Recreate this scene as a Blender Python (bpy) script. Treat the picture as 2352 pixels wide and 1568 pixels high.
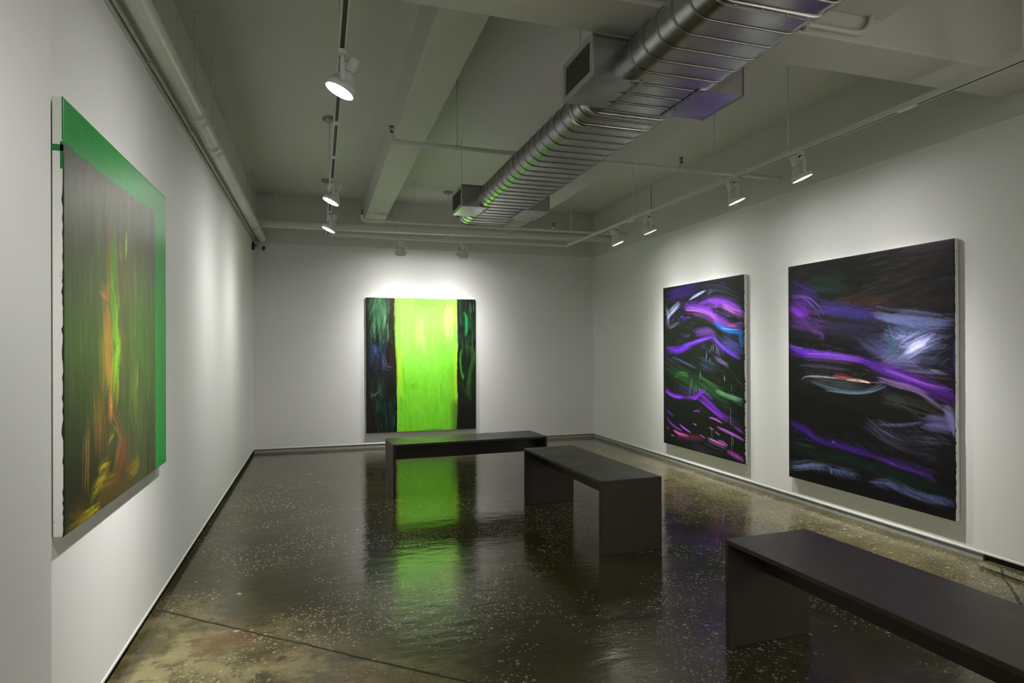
import bpy, math, random
import numpy as np
from mathutils import Vector, Matrix

for _o in list(bpy.data.objects): bpy.data.objects.remove(_o)
scene = bpy.context.scene
COL = scene.collection
R = math.radians

# ------------------------------------------------------------------ camera
CAM_H = 1.335
FPX, YAW, PITCH, ROLL, SHY = 1425.86, 0.30133, 0.00153, -0.00334, 13.31
def cam_axes():
    cy, sy, cp, sp = math.cos(YAW), math.sin(YAW), math.cos(PITCH), math.sin(PITCH)
    f = Vector((sy * cp, cy * cp, sp)); r = Vector((cy, -sy, 0)); u = r.cross(f)
    c, s = math.cos(ROLL), math.sin(ROLL)
    return c * r + s * u, -s * r + c * u, f
cd = bpy.data.cameras.new('camera'); cam = bpy.data.objects.new('camera', cd); COL.objects.link(cam)
cd.sensor_width = 36; cd.lens = FPX * 36 / 2352; cd.shift_y = SHY / 2352; cd.clip_start = .02
_r, _u, _f = cam_axes()
M = Matrix(((_r.x, _u.x, -_f.x), (_r.y, _u.y, -_f.y), (_r.z, _u.z, -_f.z))).to_4x4()
M.translation = (0, 0, CAM_H); cam.matrix_world = M
scene.camera = cam
scene.cycles.max_bounces = 7; scene.cycles.adaptive_threshold = .02
# ------------------------------------------------------------------ world, exposure
w = bpy.data.worlds.new('world'); scene.world = w; w.use_nodes = True
w.node_tree.nodes['Background'].inputs[0].default_value = (0, 0, 0, 1)
scene.view_settings.view_transform = 'Standard'; scene.view_settings.look = 'None'
scene.view_settings.exposure = 0.0; scene.view_settings.gamma = 1.0; scene.view_settings.use_curve_mapping = False
LAMP_COL = (1.0, .985, .945)
BEAM = (24.0, 18.0, 4.2, 57.0)      # lamp candela profile: core, core width (deg), spill, spill width (deg)
# ------------------------------------------------------------------ room dimensions (metres)
XL, XR, YB = -0.803, 3.949, 8.577
ZW, ZC = 2.70, 3.341          # top of the drywall, ceiling
YN = -5.0                      # wall behind the camera
ZT = 2.70                      # underside of the lighting track

# ------------------------------------------------------------------ mesh helpers
class MB:
    def __init__(s): s.v = []; s.f = []; s.sm = []; s.mi = []
    def add(s, vs, fs, smooth=False, mi=0):
        b = len(s.v); s.v += [tuple(v) for v in vs]
        for f in fs: s.f.append([b + i for i in f]); s.sm.append(smooth); s.mi.append(mi)
        return s
    def box(s, x0, x1, y0, y1, z0, z1, mi=0):
        return s.add([(x, y, z) for z in (z0, z1) for y in (y0, y1) for x in (x0, x1)],
                     [(0, 2, 3, 1), (4, 5, 7, 6), (0, 1, 5, 4), (2, 6, 7, 3), (0, 4, 6, 2), (1, 3, 7, 5)], mi=mi)
    def tube(s, pts, r, n=16, caps=True, mi=0):
        pts = [Vector(p) for p in pts]; m = len(pts); rr = r if isinstance(r, (list, tuple)) else [r] * m
        rings = []; up = None
        for i, p in enumerate(pts):
            t = (pts[min(i + 1, m - 1)] - pts[max(i - 1, 0)]).normalized()
            if up is None:
                up = Vector((0, 0, 1)) if abs(t.z) < .9 else Vector((1, 0, 0))
            a = t.cross(up).normalized(); b = a.cross(t).normalized(); up = b
            rings.append([p + (a * math.cos(2 * math.pi * k / n) + b * math.sin(2 * math.pi * k / n)) * rr[i] for k in range(n)])
        vs = [v for g in rings for v in g]; fs = []
        for i in range(m - 1):
            for k in range(n):
                fs.append((i * n + k, i * n + (k + 1) % n, (i + 1) * n + (k + 1) % n, (i + 1) * n + k))
        s.add(vs, fs, True, mi)
        if caps:
            s.add(rings[0], [tuple(range(n))[::-1]], False, mi); s.add(rings[-1], [tuple(range(n))], False, mi)
        return s
    def lathe(s, prof, n=32, M=Matrix(), mi=0, smooth=True):
        """prof: (r, z) pairs around local z"""
        vs = [M @ Vector((r * math.cos(2 * math.pi * k / n), r * math.sin(2 * math.pi * k / n), z)) for r, z in prof for k in range(n)]
        fs = []
        for i in range(len(prof) - 1):
            for k in range(n):
                fs.append((i * n + k, i * n + (k + 1) % n, (i + 1) * n + (k + 1) % n, (i + 1) * n + k))
        return s.add(vs, fs, smooth, mi)
    def obj(s, name, mats, parent=None, bevel=0, sharp=35):
        me = bpy.data.meshes.new(name); me.from_pydata(s.v, [], s.f)
        for m in (mats if isinstance(mats, (list, tuple)) else [mats]): me.materials.append(m)
        me.polygons.foreach_set('use_smooth', s.sm); me.polygons.foreach_set('material_index', s.mi); me.update()
        o = bpy.data.objects.new(name, me); COL.objects.link(o)
        if parent: o.parent = parent
        if bevel:
            b = o.modifiers.new('bevel', 'BEVEL'); b.width = bevel; b.segments = 2; b.limit_method = 'ANGLE'; b.angle_limit = R(40)
        return o
def thing(name, label, cat, loc=(0, 0, 0), rz=0, group=None):
    o = bpy.data.objects.new(name, None); COL.objects.link(o); o.empty_display_size = .1
    o.location = loc; o.rotation_euler = (0, 0, rz)
    return tag(o, label, cat, group)
def tag(o, label, cat, group=None):
    o['label'] = label; o['category'] = cat
    if group: o['group'] = group
    return o
def struct(o):
    o['kind'] = 'structure'; return o
def copy_tree(o, parent=None):
    c = o.copy(); COL.objects.link(c); c.parent = parent
    for ch in [x for x in bpy.data.objects if x.parent == o]: copy_tree(ch, c)
    return c

# ------------------------------------------------------------------ materials
def mat(name):
    m = bpy.data.materials.new(name); m.use_nodes = True
    return m, m.node_tree.nodes, m.node_tree.links, m.node_tree.nodes['Principled BSDF']
class NT:
    """small node-graph helper"""
    def __init__(s, m): s.n = m.node_tree.nodes; s.l = m.node_tree.links; s.b = s.n['Principled BSDF']
    def set(s, sock, v):
        if isinstance(v, bpy.types.NodeSocket): s.l.new(v, sock)
        elif isinstance(v, (tuple, list)) and len(v) == 3 and sock.type == 'RGBA': sock.default_value = (*v, 1)
        else: sock.default_value = v
    def pos(s): return s.n.new('ShaderNodeNewGeometry').outputs['Position']
    def obj(s): return s.n.new('ShaderNodeTexCoord').outputs['Object']
    def mapping(s, v, sc=(1, 1, 1), loc=(0, 0, 0), rot=(0, 0, 0)):
        n = s.n.new('ShaderNodeMapping'); s.set(n.inputs[0], v); n.inputs['Scale'].default_value = sc
        n.inputs['Location'].default_value = loc; n.inputs['Rotation'].default_value = rot; return n.outputs[0]
    def noise(s, v, sc, det=3, rough=.55, dist=0):
        n = s.n.new('ShaderNodeTexNoise'); s.set(n.inputs['Vector'], v); n.inputs['Scale'].default_value = sc
        n.inputs['Detail'].default_value = det; n.inputs['Roughness'].default_value = rough; n.inputs['Distortion'].default_value = dist
        return n.outputs['Fac']
    def noisec(s, v, sc, det=3):
        n = s.n.new('ShaderNodeTexNoise'); s.set(n.inputs['Vector'], v); n.inputs['Scale'].default_value = sc; n.inputs['Detail'].default_value = det
        return n.outputs['Color']
    def vor(s, v, sc, feat='F1', rnd=1):
        n = s.n.new('ShaderNodeTexVoronoi'); n.feature = feat; s.set(n.inputs['Vector'], v); n.inputs['Scale'].default_value = sc
        n.inputs['Randomness'].default_value = rnd; return n
    def math(s, op, a, b=0, c=0, clamp=False):
        n = s.n.new('ShaderNodeMath'); n.operation = op; n.use_clamp = clamp
        s.set(n.inputs[0], a); s.set(n.inputs[1], b); s.set(n.inputs[2], c); return n.outputs[0]
    def ramp(s, f, a, b, lo=0, hi=1):
        n = s.n.new('ShaderNodeMapRange'); n.interpolation_type = 'SMOOTHSTEP'; s.set(n.inputs[0], f)
        n.inputs[1].default_value = a; n.inputs[2].default_value = b; n.inputs[3].default_value = lo; n.inputs[4].default_value = hi
        return n.outputs[0]
    def mix(s, f, a, b, mode='MIX'):
        n = s.n.new('ShaderNodeMix'); n.data_type = 'RGBA'; n.blend_type = mode
        s.set(n.inputs[0], f); s.set(n.inputs[6], a); s.set(n.inputs[7], b); return n.outputs[2]
    def sep(s, v):
        n = s.n.new('ShaderNodeSeparateXYZ'); s.set(n.inputs[0], v); return n.outputs
    def vadd(s, a, b, op='ADD'):
        n = s.n.new('ShaderNodeVectorMath'); n.operation = op; s.set(n.inputs[0], a); s.set(n.inputs[1], b); return n.outputs[0]
    def bump(s, h, st, d=.01):
        n = s.n.new('ShaderNodeBump'); s.set(n.inputs['Height'], h); n.inputs['Strength'].default_value = st
        n.inputs['Distance'].default_value = d; s.l.new(n.outputs[0], s.b.inputs['Normal']); return n
    def out(s, col=None, rough=None, metal=None):
        if col is not None: s.set(s.b.inputs['Base Color'], col)
        if rough is not None: s.set(s.b.inputs['Roughness'], rough)
        if metal is not None: s.set(s.b.inputs['Metallic'], metal)

def paint_mat(name, col, rough=.6, var=.03, bump=.12, sc=140):
    m, _, _, _ = mat(name); t = NT(m); p = t.pos()
    t.out(t.mix(t.noise(p, 1.3, 4), tuple(c * (1 - var) for c in col), tuple(min(1, c * (1 + var)) for c in col)), rough)
    t.bump(t.noise(p, sc, 3), bump, .002); return m
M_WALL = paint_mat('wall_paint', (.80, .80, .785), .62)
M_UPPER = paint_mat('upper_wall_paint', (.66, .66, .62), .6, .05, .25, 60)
M_CEIL = paint_mat('ceiling_paint', (.68, .68, .63), .62, .05, .25, 50)
M_PIPE = paint_mat('painted_pipe', (.70, .70, .66), .30, .05, .2, 60)
M_WMETAL = paint_mat('white_enamel', (.72, .72, .70), .34, .02, .02, 200)
M_LIP = paint_mat('painted_metal_edge', (.78, .78, .77), .35, .03, .1, 80)
def plain(name, col, rough, metal=0, var=.15, sc=30, bump=.05):
    m, _, _, _ = mat(name); t = NT(m); p = t.obj()
    t.out(t.mix(t.noise(p, sc, 4), tuple(c * (1 - var) for c in col), tuple(c * (1 + var) for c in col)), rough, metal)
    t.bump(t.noise(p, sc * 4, 2), bump, .002); return m
M_SLOT = plain('track_slot_dark', (.045, .042, .036), .5)
M_DARK = plain('dark_gap', (.02, .019, .017), .8)
M_BLACK = plain('black_plastic', (.012, .012, .013), .35)
M_BASE = plain('recessed_base_board', (.34, .34, .33), .6, 0, .25, 14, .2)
M_GREYM = plain('grey_canopy_metal', (.32, .32, .30), .35, .3)
M_STEEL = plain('plain_steel', (.38, .38, .36), .35, .9)
M_BRONZE = plain('sprinkler_bronze', (.07, .055, .03), .35, .8)
def galv():
    m, _, _, _ = mat('galvanised_steel'); t = NT(m); p = t.pos()
    a = t.noise(t.mapping(p, (40, 2.5, 40)), 6, 3)
    b = t.noise(p, 5, 5, .6)
    b2 = t.noise(p, 1.6, 2, .5)
    c = t.mix(t.ramp(b, .35, .7), (.40, .40, .41), (.52, .52, .52))
    t.out(t.mix(t.math('MULTIPLY', t.ramp(a, .45, .7), .35), c, (.36, .36, .36)), t.ramp(b2, .35, .65, .24, .33), 1.0)
    t.bump(t.noise(t.mapping(p, (1, 1, 1)), 3.5, 1), .05, .02); return m
M_GALV = galv()
M_SEAM = plain('duct_seam_steel', (.26, .26, .255), .34, .95, bump=.0)
M_GRILLE = plain('register_frame_enamel', (.40, .40, .385), .4)
M_SLAT = plain('register_slat_enamel', (.14, .14, .13), .5)
def wood():
    m, _, _, _ = mat('dark_stained_wood'); t = NT(m); p = t.obj(); x = t.sep(p)
    g = t.noise(t.mapping(p, (90, 3.5, 3.5)), 3.0, 4, .6)
    g2 = t.noise(t.mapping(p, (4, 4, 4)), 1.2, 3)
    c = t.mix(g, (.030, .024, .016), (.050, .040, .028))
    c = t.mix(t.math('MULTIPLY', g2, .5), c, (.048, .040, .029))
    t.out(c, t.ramp(g2, .3, .7, .34, .42)); t.b.inputs['Specular IOR Level'].default_value = .38; t.bump(g, .06, .002); return m
M_WOOD = wood()
def cloth():
    m, _, _, _ = mat('primed_canvas_edge'); t = NT(m); p = t.pos()
    n = t.noise(p, 22, 4)
    t.out(t.mix(t.ramp(n, .62, .72), (.80, .80, .76), (.58, .58, .54)), .8); t.bump(t.noise(p, 400, 2), .3, .001); return m
M_CANVAS = cloth()
def oilpaint(name, rough, bs, spec=.5):
    m, n, l, b = mat(name); t = NT(m)
    a = n.new('ShaderNodeVertexColor'); a.layer_name = 'paint'
    p = t.obj(); f = t.noise(t.mapping(p, (1, 1, bs)), 90, 3, .6)
    f2 = t.noise(t.mapping(p, (1, 1, bs)), 34, 3, .6)
    k = t.math('ADD', t.math('MULTIPLY', f, .34), t.math('MULTIPLY', f2, .3))
    k = t.math('ADD', k, .68)
    mul = t.mix(1.0, a.outputs['Color'], t.mix(k, (0, 0, 0), (1, 1, 1)), 'MULTIPLY')
    sc = n.new('ShaderNodeVectorMath'); sc.operation = 'SCALE'; l.new(a.outputs['Color'], sc.inputs[0]); l.new(k, sc.inputs['Scale'])
    t.out(sc.outputs[0], rough); b.inputs['Specular IOR Level'].default_value = spec; t.bump(t.math('ADD', f, t.noise(p, 500, 2)), .22, .0015); return m
def lens():
    m, n, l, b = mat('lit_lamp_lens'); t = NT(m)
    b.inputs['Emission Color'].default_value = (*LAMP_COL, 1); b.inputs['Emission Strength'].default_value = 14
    t.out((.9, .9, .88), .3); return m
M_LENS = lens()

def floor_mat():
    m, _, _, _ = mat('worn_polished_concrete'); t = NT(m); p = t.pos(); x, y, z = t.sep(p)
    warp = t.vadd(p, t.vadd(t.noisec(p, 1.7, 3), (.28, .28, 0), 'MULTIPLY'))
    n1 = t.noise(warp, .9, 6, .6); n2 = t.noise(warp, 3.2, 6, .65); n3 = t.noise(t.vadd(p, (7, 3, 0)), 11, 5, .7)
    fine = t.noise(p, 90, 3, .7)
    c = t.mix(t.ramp(n1, .35, .65), (.032, .028, .011), (.056, .047, .019))
    c = t.mix(t.math('MULTIPLY', t.ramp(n2, .5, .68), .6), c, (.085, .058, .026))
    c = t.mix(t.math('MULTIPLY', t.ramp(n3, .52, .75), .5), c, (.028, .026, .014))
    # the slab beyond the saw cut and the strip along the right wall are paler and yellower
    d = t.math('ADD', y, t.math('MULTIPLY', x, .855)); d = t.math('SUBTRACT', d, 2.905)
    near = t.ramp(t.math('ADD', d, t.math('MULTIPLY', t.math('SUBTRACT', n2, .5), .5)), .55, -.25)
    leftm = t.ramp(t.math('ADD', x, t.math('MULTIPLY', n1, .8)), 1.5, .4)
    near = t.math('MULTIPLY', near, leftm)
    patch = t.mix(t.ramp(n2, .42, .6), (.088, .073, .026), (.27, .228, .108))
    patch = t.mix(t.math('MULTIPLY', t.ramp(n3, .5, .64), .75), patch, (.060, .050, .025))
    patch = t.mix(t.math('MULTIPLY', t.ramp(t.noise(warp, 2.1, 3), .56, .62), .6), patch, (.17, .10, .035))
    c = t.mix(t.math('MULTIPLY', near, .95), c, patch)
    right = t.ramp(t.math('ADD', x, t.math('MULTIPLY', t.math('SUBTRACT', n1, .5), 1.6)), 2.3, 3.3)
    rc = t.mix(t.ramp(n2, .4, .62), (.085, .078, .038), (.16, .135, .062))
    c = t.mix(t.math('MULTIPLY', right, .85), c, rc)
    # exposed aggregate specks: pale chips, denser in drifts
    dens = t.noise(t.vadd(p, (3.3, 9.1, 0)), 1.5, 4, .6)
    mid = t.math('MULTIPLY', t.ramp(y, 7.0, 4.9), t.ramp(y, 1.6, 2.6))
    dens = t.math('MULTIPLY', t.ramp(t.math('ADD', dens, t.math('MULTIPLY', right, .08)),   .43, .60), t.math('ADD', t.math('MULTIPLY', mid, .9), .22))
    sp = None
    for sc_, th, seed in ((46, .30, 0), (85, .34, 5), (22, .22, 9)):
        v = t.vor(t.vadd(t.vadd(p, (seed, seed * 2, 0)), t.vadd(t.noisec(p, 60, 1), (.012, .012, 0), 'MULTIPLY')), sc_)
        pick = t.sep(v.outputs['Color'])[0]
        on = t.math('LESS_THAN', pick, t.math('MULTIPLY', dens, {46: .46, 85: .75, 22: .10}[sc_]))
        sz = t.math('LESS_THAN', v.outputs['Distance'], t.math('MULTIPLY', t.sep(v.outputs['Color'])[1], th + .12))
        k = t.math('MULTIPLY', on, sz)
        sp = k if sp is None else t.math('MAXIMUM', sp, k)
    chip = t.mix(t.noise(p, 35, 2), (.22, .185, .095), (.48, .43, .29))
    c = t.mix(t.math('MULTIPLY', sp, .85), c, chip)
    # a few dark blots and pale paint drips on the near slab
    v = t.vor(t.vadd(warp, (2.2, 1.1, 0)), 2.3); pk = t.sep(v.outputs['Color'])
    blot = t.math('MULTIPLY', t.math('LESS_THAN', pk[0], .22), t.ramp(t.math('ADD', v.outputs['Distance'], t.math('MULTIPLY', n3, .10)), .14, .10))
    c = t.mix(t.math('MULTIPLY', blot, .8), c, (.018, .016, .015))
    v = t.vor(t.vadd(warp, (5.7, 8.1, 0)), 4.2); pk = t.sep(v.outputs['Color'])
    drip = t.math('MULTIPLY', t.math('LESS_THAN', pk[1], .10), t.ramp(t.math('ADD', v.outputs['Distance'], t.math('MULTIPLY', n3, .16)), .17, .14))
    c = t.mix(t.math('MULTIPLY', drip, .7), c, (.42, .42, .36))
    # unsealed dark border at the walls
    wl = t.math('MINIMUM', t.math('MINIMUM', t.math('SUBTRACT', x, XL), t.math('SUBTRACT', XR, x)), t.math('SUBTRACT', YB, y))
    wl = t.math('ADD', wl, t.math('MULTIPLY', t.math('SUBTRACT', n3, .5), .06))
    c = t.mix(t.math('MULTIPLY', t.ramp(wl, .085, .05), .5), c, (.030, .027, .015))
    # saw cut and the crack by the right wall
    dd = t.math('ADD', d, t.math('MULTIPLY', t.math('SUBTRACT', t.noise(p, 3, 5, .7), .5), .05))
    cut = t.math('MULTIPLY', t.ramp(t.math('ABSOLUTE', dd), .013, .006), t.ramp(x, 1.75, 1.55))
    d2 = t.math('SUBTRACT', t.math('ADD', t.math('MULTIPLY', x, -.98), y), -1.115)
    d2 = t.math('ADD', d2, t.math('MULTIPLY', t.math('SUBTRACT', t.noise(p, 4, 5, .7), .5), .12))
    cut2 = t.math('MULTIPLY', t.ramp(t.math('ABSOLUTE', d2), .012, .005), t.ramp(x, 2.6, 2.8))
    cut = t.math('MAXIMUM', cut, cut2)
    c = t.mix(t.math('MULTIPLY', cut, .85), c, (.012, .011, .009))
    c = t.mix(t.math('MULTIPLY', t.ramp(fine, .55, .8), .3), c, (.03, .028, .02))
    rg = t.math('ADD', t.ramp(n2, .3, .75, .07, .16), t.math('MULTIPLY', t.ramp(n3, .5, .8), .06))
    rg = t.math('ADD', rg, t.math('MULTIPLY', near, .10)); rg = t.math('ADD', rg, t.ramp(y, 4.3, 2.6, 0, .10)); rg = t.math('ADD', rg, t.math('MULTIPLY', cut, .5))
    t.out(c, rg)
    t.b.inputs['IOR'].default_value = 1.44; t.b.inputs['Specular Tint'].default_value = (1.0, .97, .70, 1)
    h = t.math('ADD', t.math('MULTIPLY', t.noise(t.mapping(p, (1, 2.2, 1)), 5, 4, .6), 1.0), t.math('MULTIPLY', fine, .05))
    t.bump(h, .14, .02)
    return m
M_FLOOR = floor_mat()

# ------------------------------------------------------------------ the room
XJ = -.719; YJ = 2.05        # the left wall steps in by 8 cm nearer than YJ
struct(MB().box(XL - .3, XR + .3, YN - .2, YB + .3, -.1, 0).obj('floor', M_FLOOR))
struct(MB().box(XL - .3, XR + .3, YN - .2, YB + .3, ZC, ZC + .1).obj('ceiling', M_CEIL))
B0 = .047                     # underside of the drywall
LW = MB().box(XL - .1, XL, YJ, YB + .1, B0, ZW); LW.box(XL - .1, XJ, YN, YJ, B0, ZW)
struct(LW.obj('wall_left', M_WALL))
struct(MB().box(XL, XR, YB, YB + .1, B0, ZW).obj('wall_back', M_WALL))
struct(MB().box(XR, XR + .1, YN, YB + .1, B0, ZW).obj('wall_right', M_WALL))
struct(MB().box(XL - .1, XR + .1, YN - .1, YN, 0, ZC).obj('wall_near', M_WALL))
U = .012
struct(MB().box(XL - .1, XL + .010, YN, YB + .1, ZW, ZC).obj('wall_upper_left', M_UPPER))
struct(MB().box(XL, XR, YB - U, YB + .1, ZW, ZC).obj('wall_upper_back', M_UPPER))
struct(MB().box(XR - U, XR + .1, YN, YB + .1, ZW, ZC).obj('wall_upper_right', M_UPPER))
# painted metal edge along the foot of the drywall, and the recessed base behind it
def lip(n, *b): struct(MB().box(*b).obj(n, M_LIP, bevel=.0015))
lip('trim_1', XL - .002, XL + .004, YJ, YB, B0 - .003, B0 + .010)
lip('trim_2', XL, XR, YB - .004, YB + .002, B0 - .003, B0 + .010)
lip('trim_3', XR - .004, XR + .002, YN, YB, B0 - .003, B0 + .010)
lip('trim_4', XJ - .002, XJ + .004, YN, YJ, B0 - .003, B0 + .010)
struct(MB().box(XL - .06, XL - .020, YJ - .1, YB, 0, B0 + .01).obj('baseboard_left', M_DARK))
bb = MB().box(XL, XR, YB + .003, YB + .05, 0, .036); bb.box(XL, XR, YB + .02, YB + .05, .034, B0 + .01, mi=1)
struct(bb.obj('baseboard_back', [M_BASE, M_DARK]))
bb = MB().box(XR + .003, XR + .05, 2.83, YB, 0, .040); bb.box(XR + .02, XR + .05, YN, YB, .0, B0 + .01, mi=1)
struct(bb.obj('baseboard_right', [M_BASE, M_DARK]))
# beams
struct(MB().box(XL, XR, 2.41, 2.70, 2.831, ZC + .02).obj('beam_cross', M_CEIL, bevel=.008))
struct(MB().box(.57, .835, 2.70, YB, 3.02, ZC + .02).obj('beam_left', M_CEIL, bevel=.008))
struct(MB().box(2.42, 2.69, 2.70, YB, 3.02, ZC + .02).obj('beam_right', M_CEIL, bevel=.008))
struct(MB().box(2.36, 2.69, YN, 2.41, 2.965, ZC + .02).obj('beam_near', M_CEIL, bevel=.008))
# broken slab edge at the right wall
sl = MB()
sp = [(3.80, 2.74), (3.86, 2.80), (3.930, 2.79), (3.935, 2.25), (3.80, 2.27), (3.78, 2.52)]
sl.add([(x, y, 0) for x, y in sp] + [(x + .004, y - .004, .016) for x, y in sp], [tuple(range(6, 12))[::-1]] + [(i, (i + 1) % 6, 6 + (i + 1) % 6, 6 + i) for i in range(6)])
tag(sl.obj('concrete_slab', M_FLOOR, bevel=.003), 'broken raised piece of concrete on the floor against the right wall', 'concrete')

# ------------------------------------------------------------------ benches
def bench(label, nl, ang, length, depth=.455, H=.482, along='y'):
    """nl: near-left corner on the floor; the bench runs 'length' along its own local y, 'depth' across"""
    t = thing('bench', label, 'bench', (nl[0], nl[1], 0), ang, 'dark wooden gallery benches')
    T = .021
    MB().box(0, depth, 0, length, H - T, H).obj('seat_board', M_WOOD, t, bevel=.0022)
    MB().box(0, depth, 0, T, 0, H - T).obj('leg_panel', M_WOOD, t, bevel=.0022)
    MB().box(0, depth, length - T, length, 0, H - T).obj('leg_panel', M_WOOD, t, bevel=.0022)
    MB().box(.205, .225, T, length - T, .312, H - T).obj('apron', M_WOOD, t, bevel=.0015)
    return t
bench('dark wooden bench lying crosswise in front of the bright green painting', (2.112, 5.655), R(90 + 3.3), 1.49, .44)
bench('dark wooden bench in the middle of the room, pointing at the back corner', (1.716, 3.628), R(1.9), 1.41)
bench('dark wooden bench nearest the camera, cut off at the lower right edge', (1.774, .955), R(1.9), 1.41)

# ------------------------------------------------------------------ paintings
def lerp_noise(rng, nx, ny):
    return rng.random((ny, nx))
def fieldnoise(rng, H, W, cy, cx):
    """smooth value noise, cy x cx cells over the canvas"""
    g = rng.random((cy + 2, cx + 2))
    y = np.linspace(0, cy, H); x = np.linspace(0, cx, W)
    yi = np.minimum(y.astype(int), cy); xi = np.minimum(x.astype(int), cx)
    fy = (y - yi)[:, None]; fx = (x - xi)[None, :]
    fy = fy * fy * (3 - 2 * fy); fx = fx * fx * (3 - 2 * fx)
    a = g[yi][:, xi]; b = g[yi][:, xi + 1]; c = g[yi + 1][:, xi]; d = g[yi + 1][:, xi + 1]
    return (a * (1 - fx) + b * fx) * (1 - fy) + (c * (1 - fx) + d * fx) * fy
def spline(P, n):
    P = np.array(P, float)
    if len(P) == 2:
        t = np.linspace(0, 1, 3)[:, None]
        return P[0] * (1 - t) + P[1] * t
    Q = np.vstack([2 * P[0] - P[1], P, 2 * P[-1] - P[-2]]); out = []
    for i in range(1, len(Q) - 2):
        for k in range(n):
            t = k / n
            out.append(.5 * ((2 * Q[i]) + (Q[i + 1] - Q[i - 1]) * t + (2 * Q[i - 1] - 5 * Q[i] + 4 * Q[i + 1] - Q[i + 2]) * t * t
                             + (3 * Q[i] - Q[i - 1] - 3 * Q[i + 1] + Q[i + 2]) * t ** 3))
    out.append(P[-1]); return np.array(out)
def dab(img, pts, w, col, op, br, soft, asp, rng):
    """one brush stroke: pts in uv (v down), w = half width as a fraction of the canvas height"""
    H, W, _ = img.shape
    P = spline(pts, 4) * np.array([asp, 1.])
    mn = P.min(0) - w * 1.15; mx = P.max(0) + w * 1.15
    x0 = max(0, int(mn[0] / asp * W)); x1 = min(W, int(mx[0] / asp * W) + 2)
    y0 = max(0, int(mn[1] * H)); y1 = min(H, int(mx[1] * H) + 2)
    if x1 <= x0 or y1 <= y0: return
    X, Y = np.meshgrid((np.arange(x0, x1) + .5) / W * asp, (np.arange(y0, y1) + .5) / H)
    A = P[:-1]; D = P[1:] - A; L = np.hypot(D[:, 0], D[:, 1]) + 1e-9
    cum = np.r_[0, np.cumsum(L)]; tot = cum[-1]
    best = np.full(X.shape, 9.); T = np.zeros(X.shape); S = np.zeros(X.shape)
    for i in range(len(A)):
        rx = X - A[i, 0]; ry = Y - A[i, 1]; d = D[i] / L[i]
        al = np.clip(rx * d[0] + ry * d[1], 0, L[i])
        ex = rx - al * d[0]; ey = ry - al * d[1]; dist = np.hypot(ex, ey)
        m = dist < best
        best = np.where(m, dist, best); T = np.where(m, (cum[i] + al) / tot, T)
        S = np.where(m, np.where(rx * d[1] - ry * d[0] > 0, dist, -dist), S)
    prof = np.clip(np.sin(np.pi * np.clip(T * .94 + .03, 0, 1)), .02, 1) ** .6
    wob = rng.random(12) - .5; prof = prof * (1 + .35 * np.interp(T * 10, np.arange(12), wob))
    q = best / (w * prof)
    a = np.clip((1 - q) / max(soft, .02), 0, 1); a = a * a * (3 - 2 * a)
    ns = 11 + int(w * 260); nt = 3 + int(tot * 7)
    g = rng.random((nt + 2, ns + 2))
    sy = np.clip(T * nt, 0, nt - 1e-3); sx = np.clip((S / w * .5 + .5), 0, .999) * ns
    yi = sy.astype(int); xi = sx.astype(int); fy = sy - yi; fx = sx - xi
    nz = (g[yi, xi] * (1 - fx) + g[yi, xi + 1] * fx) * (1 - fy) + (g[yi + 1, xi] * (1 - fx) + g[yi + 1, xi + 1] * fx) * fy
    ns2 = ns * 3; nt2 = nt * 2 + 2; g2 = rng.random((nt2 + 2, ns2 + 2))
    yi = np.clip(T * nt2, 0, nt2 - 1e-3).astype(int); xi = (sx * 3).astype(int)
    fy = T * nt2 - yi; n2 = g2[yi, xi] * (1 - fy) + g2[yi + 1, xi] * fy
    nz = nz * .6 + n2 * .4
    a = np.clip(a * op * (1 - br * (2.3 * nz - .45)), 0, 1)[..., None]
    img[y0:y1, x0:x1] = img[y0:y1, x0:x1] * (1 - a) + np.array(col, float) * a
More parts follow.
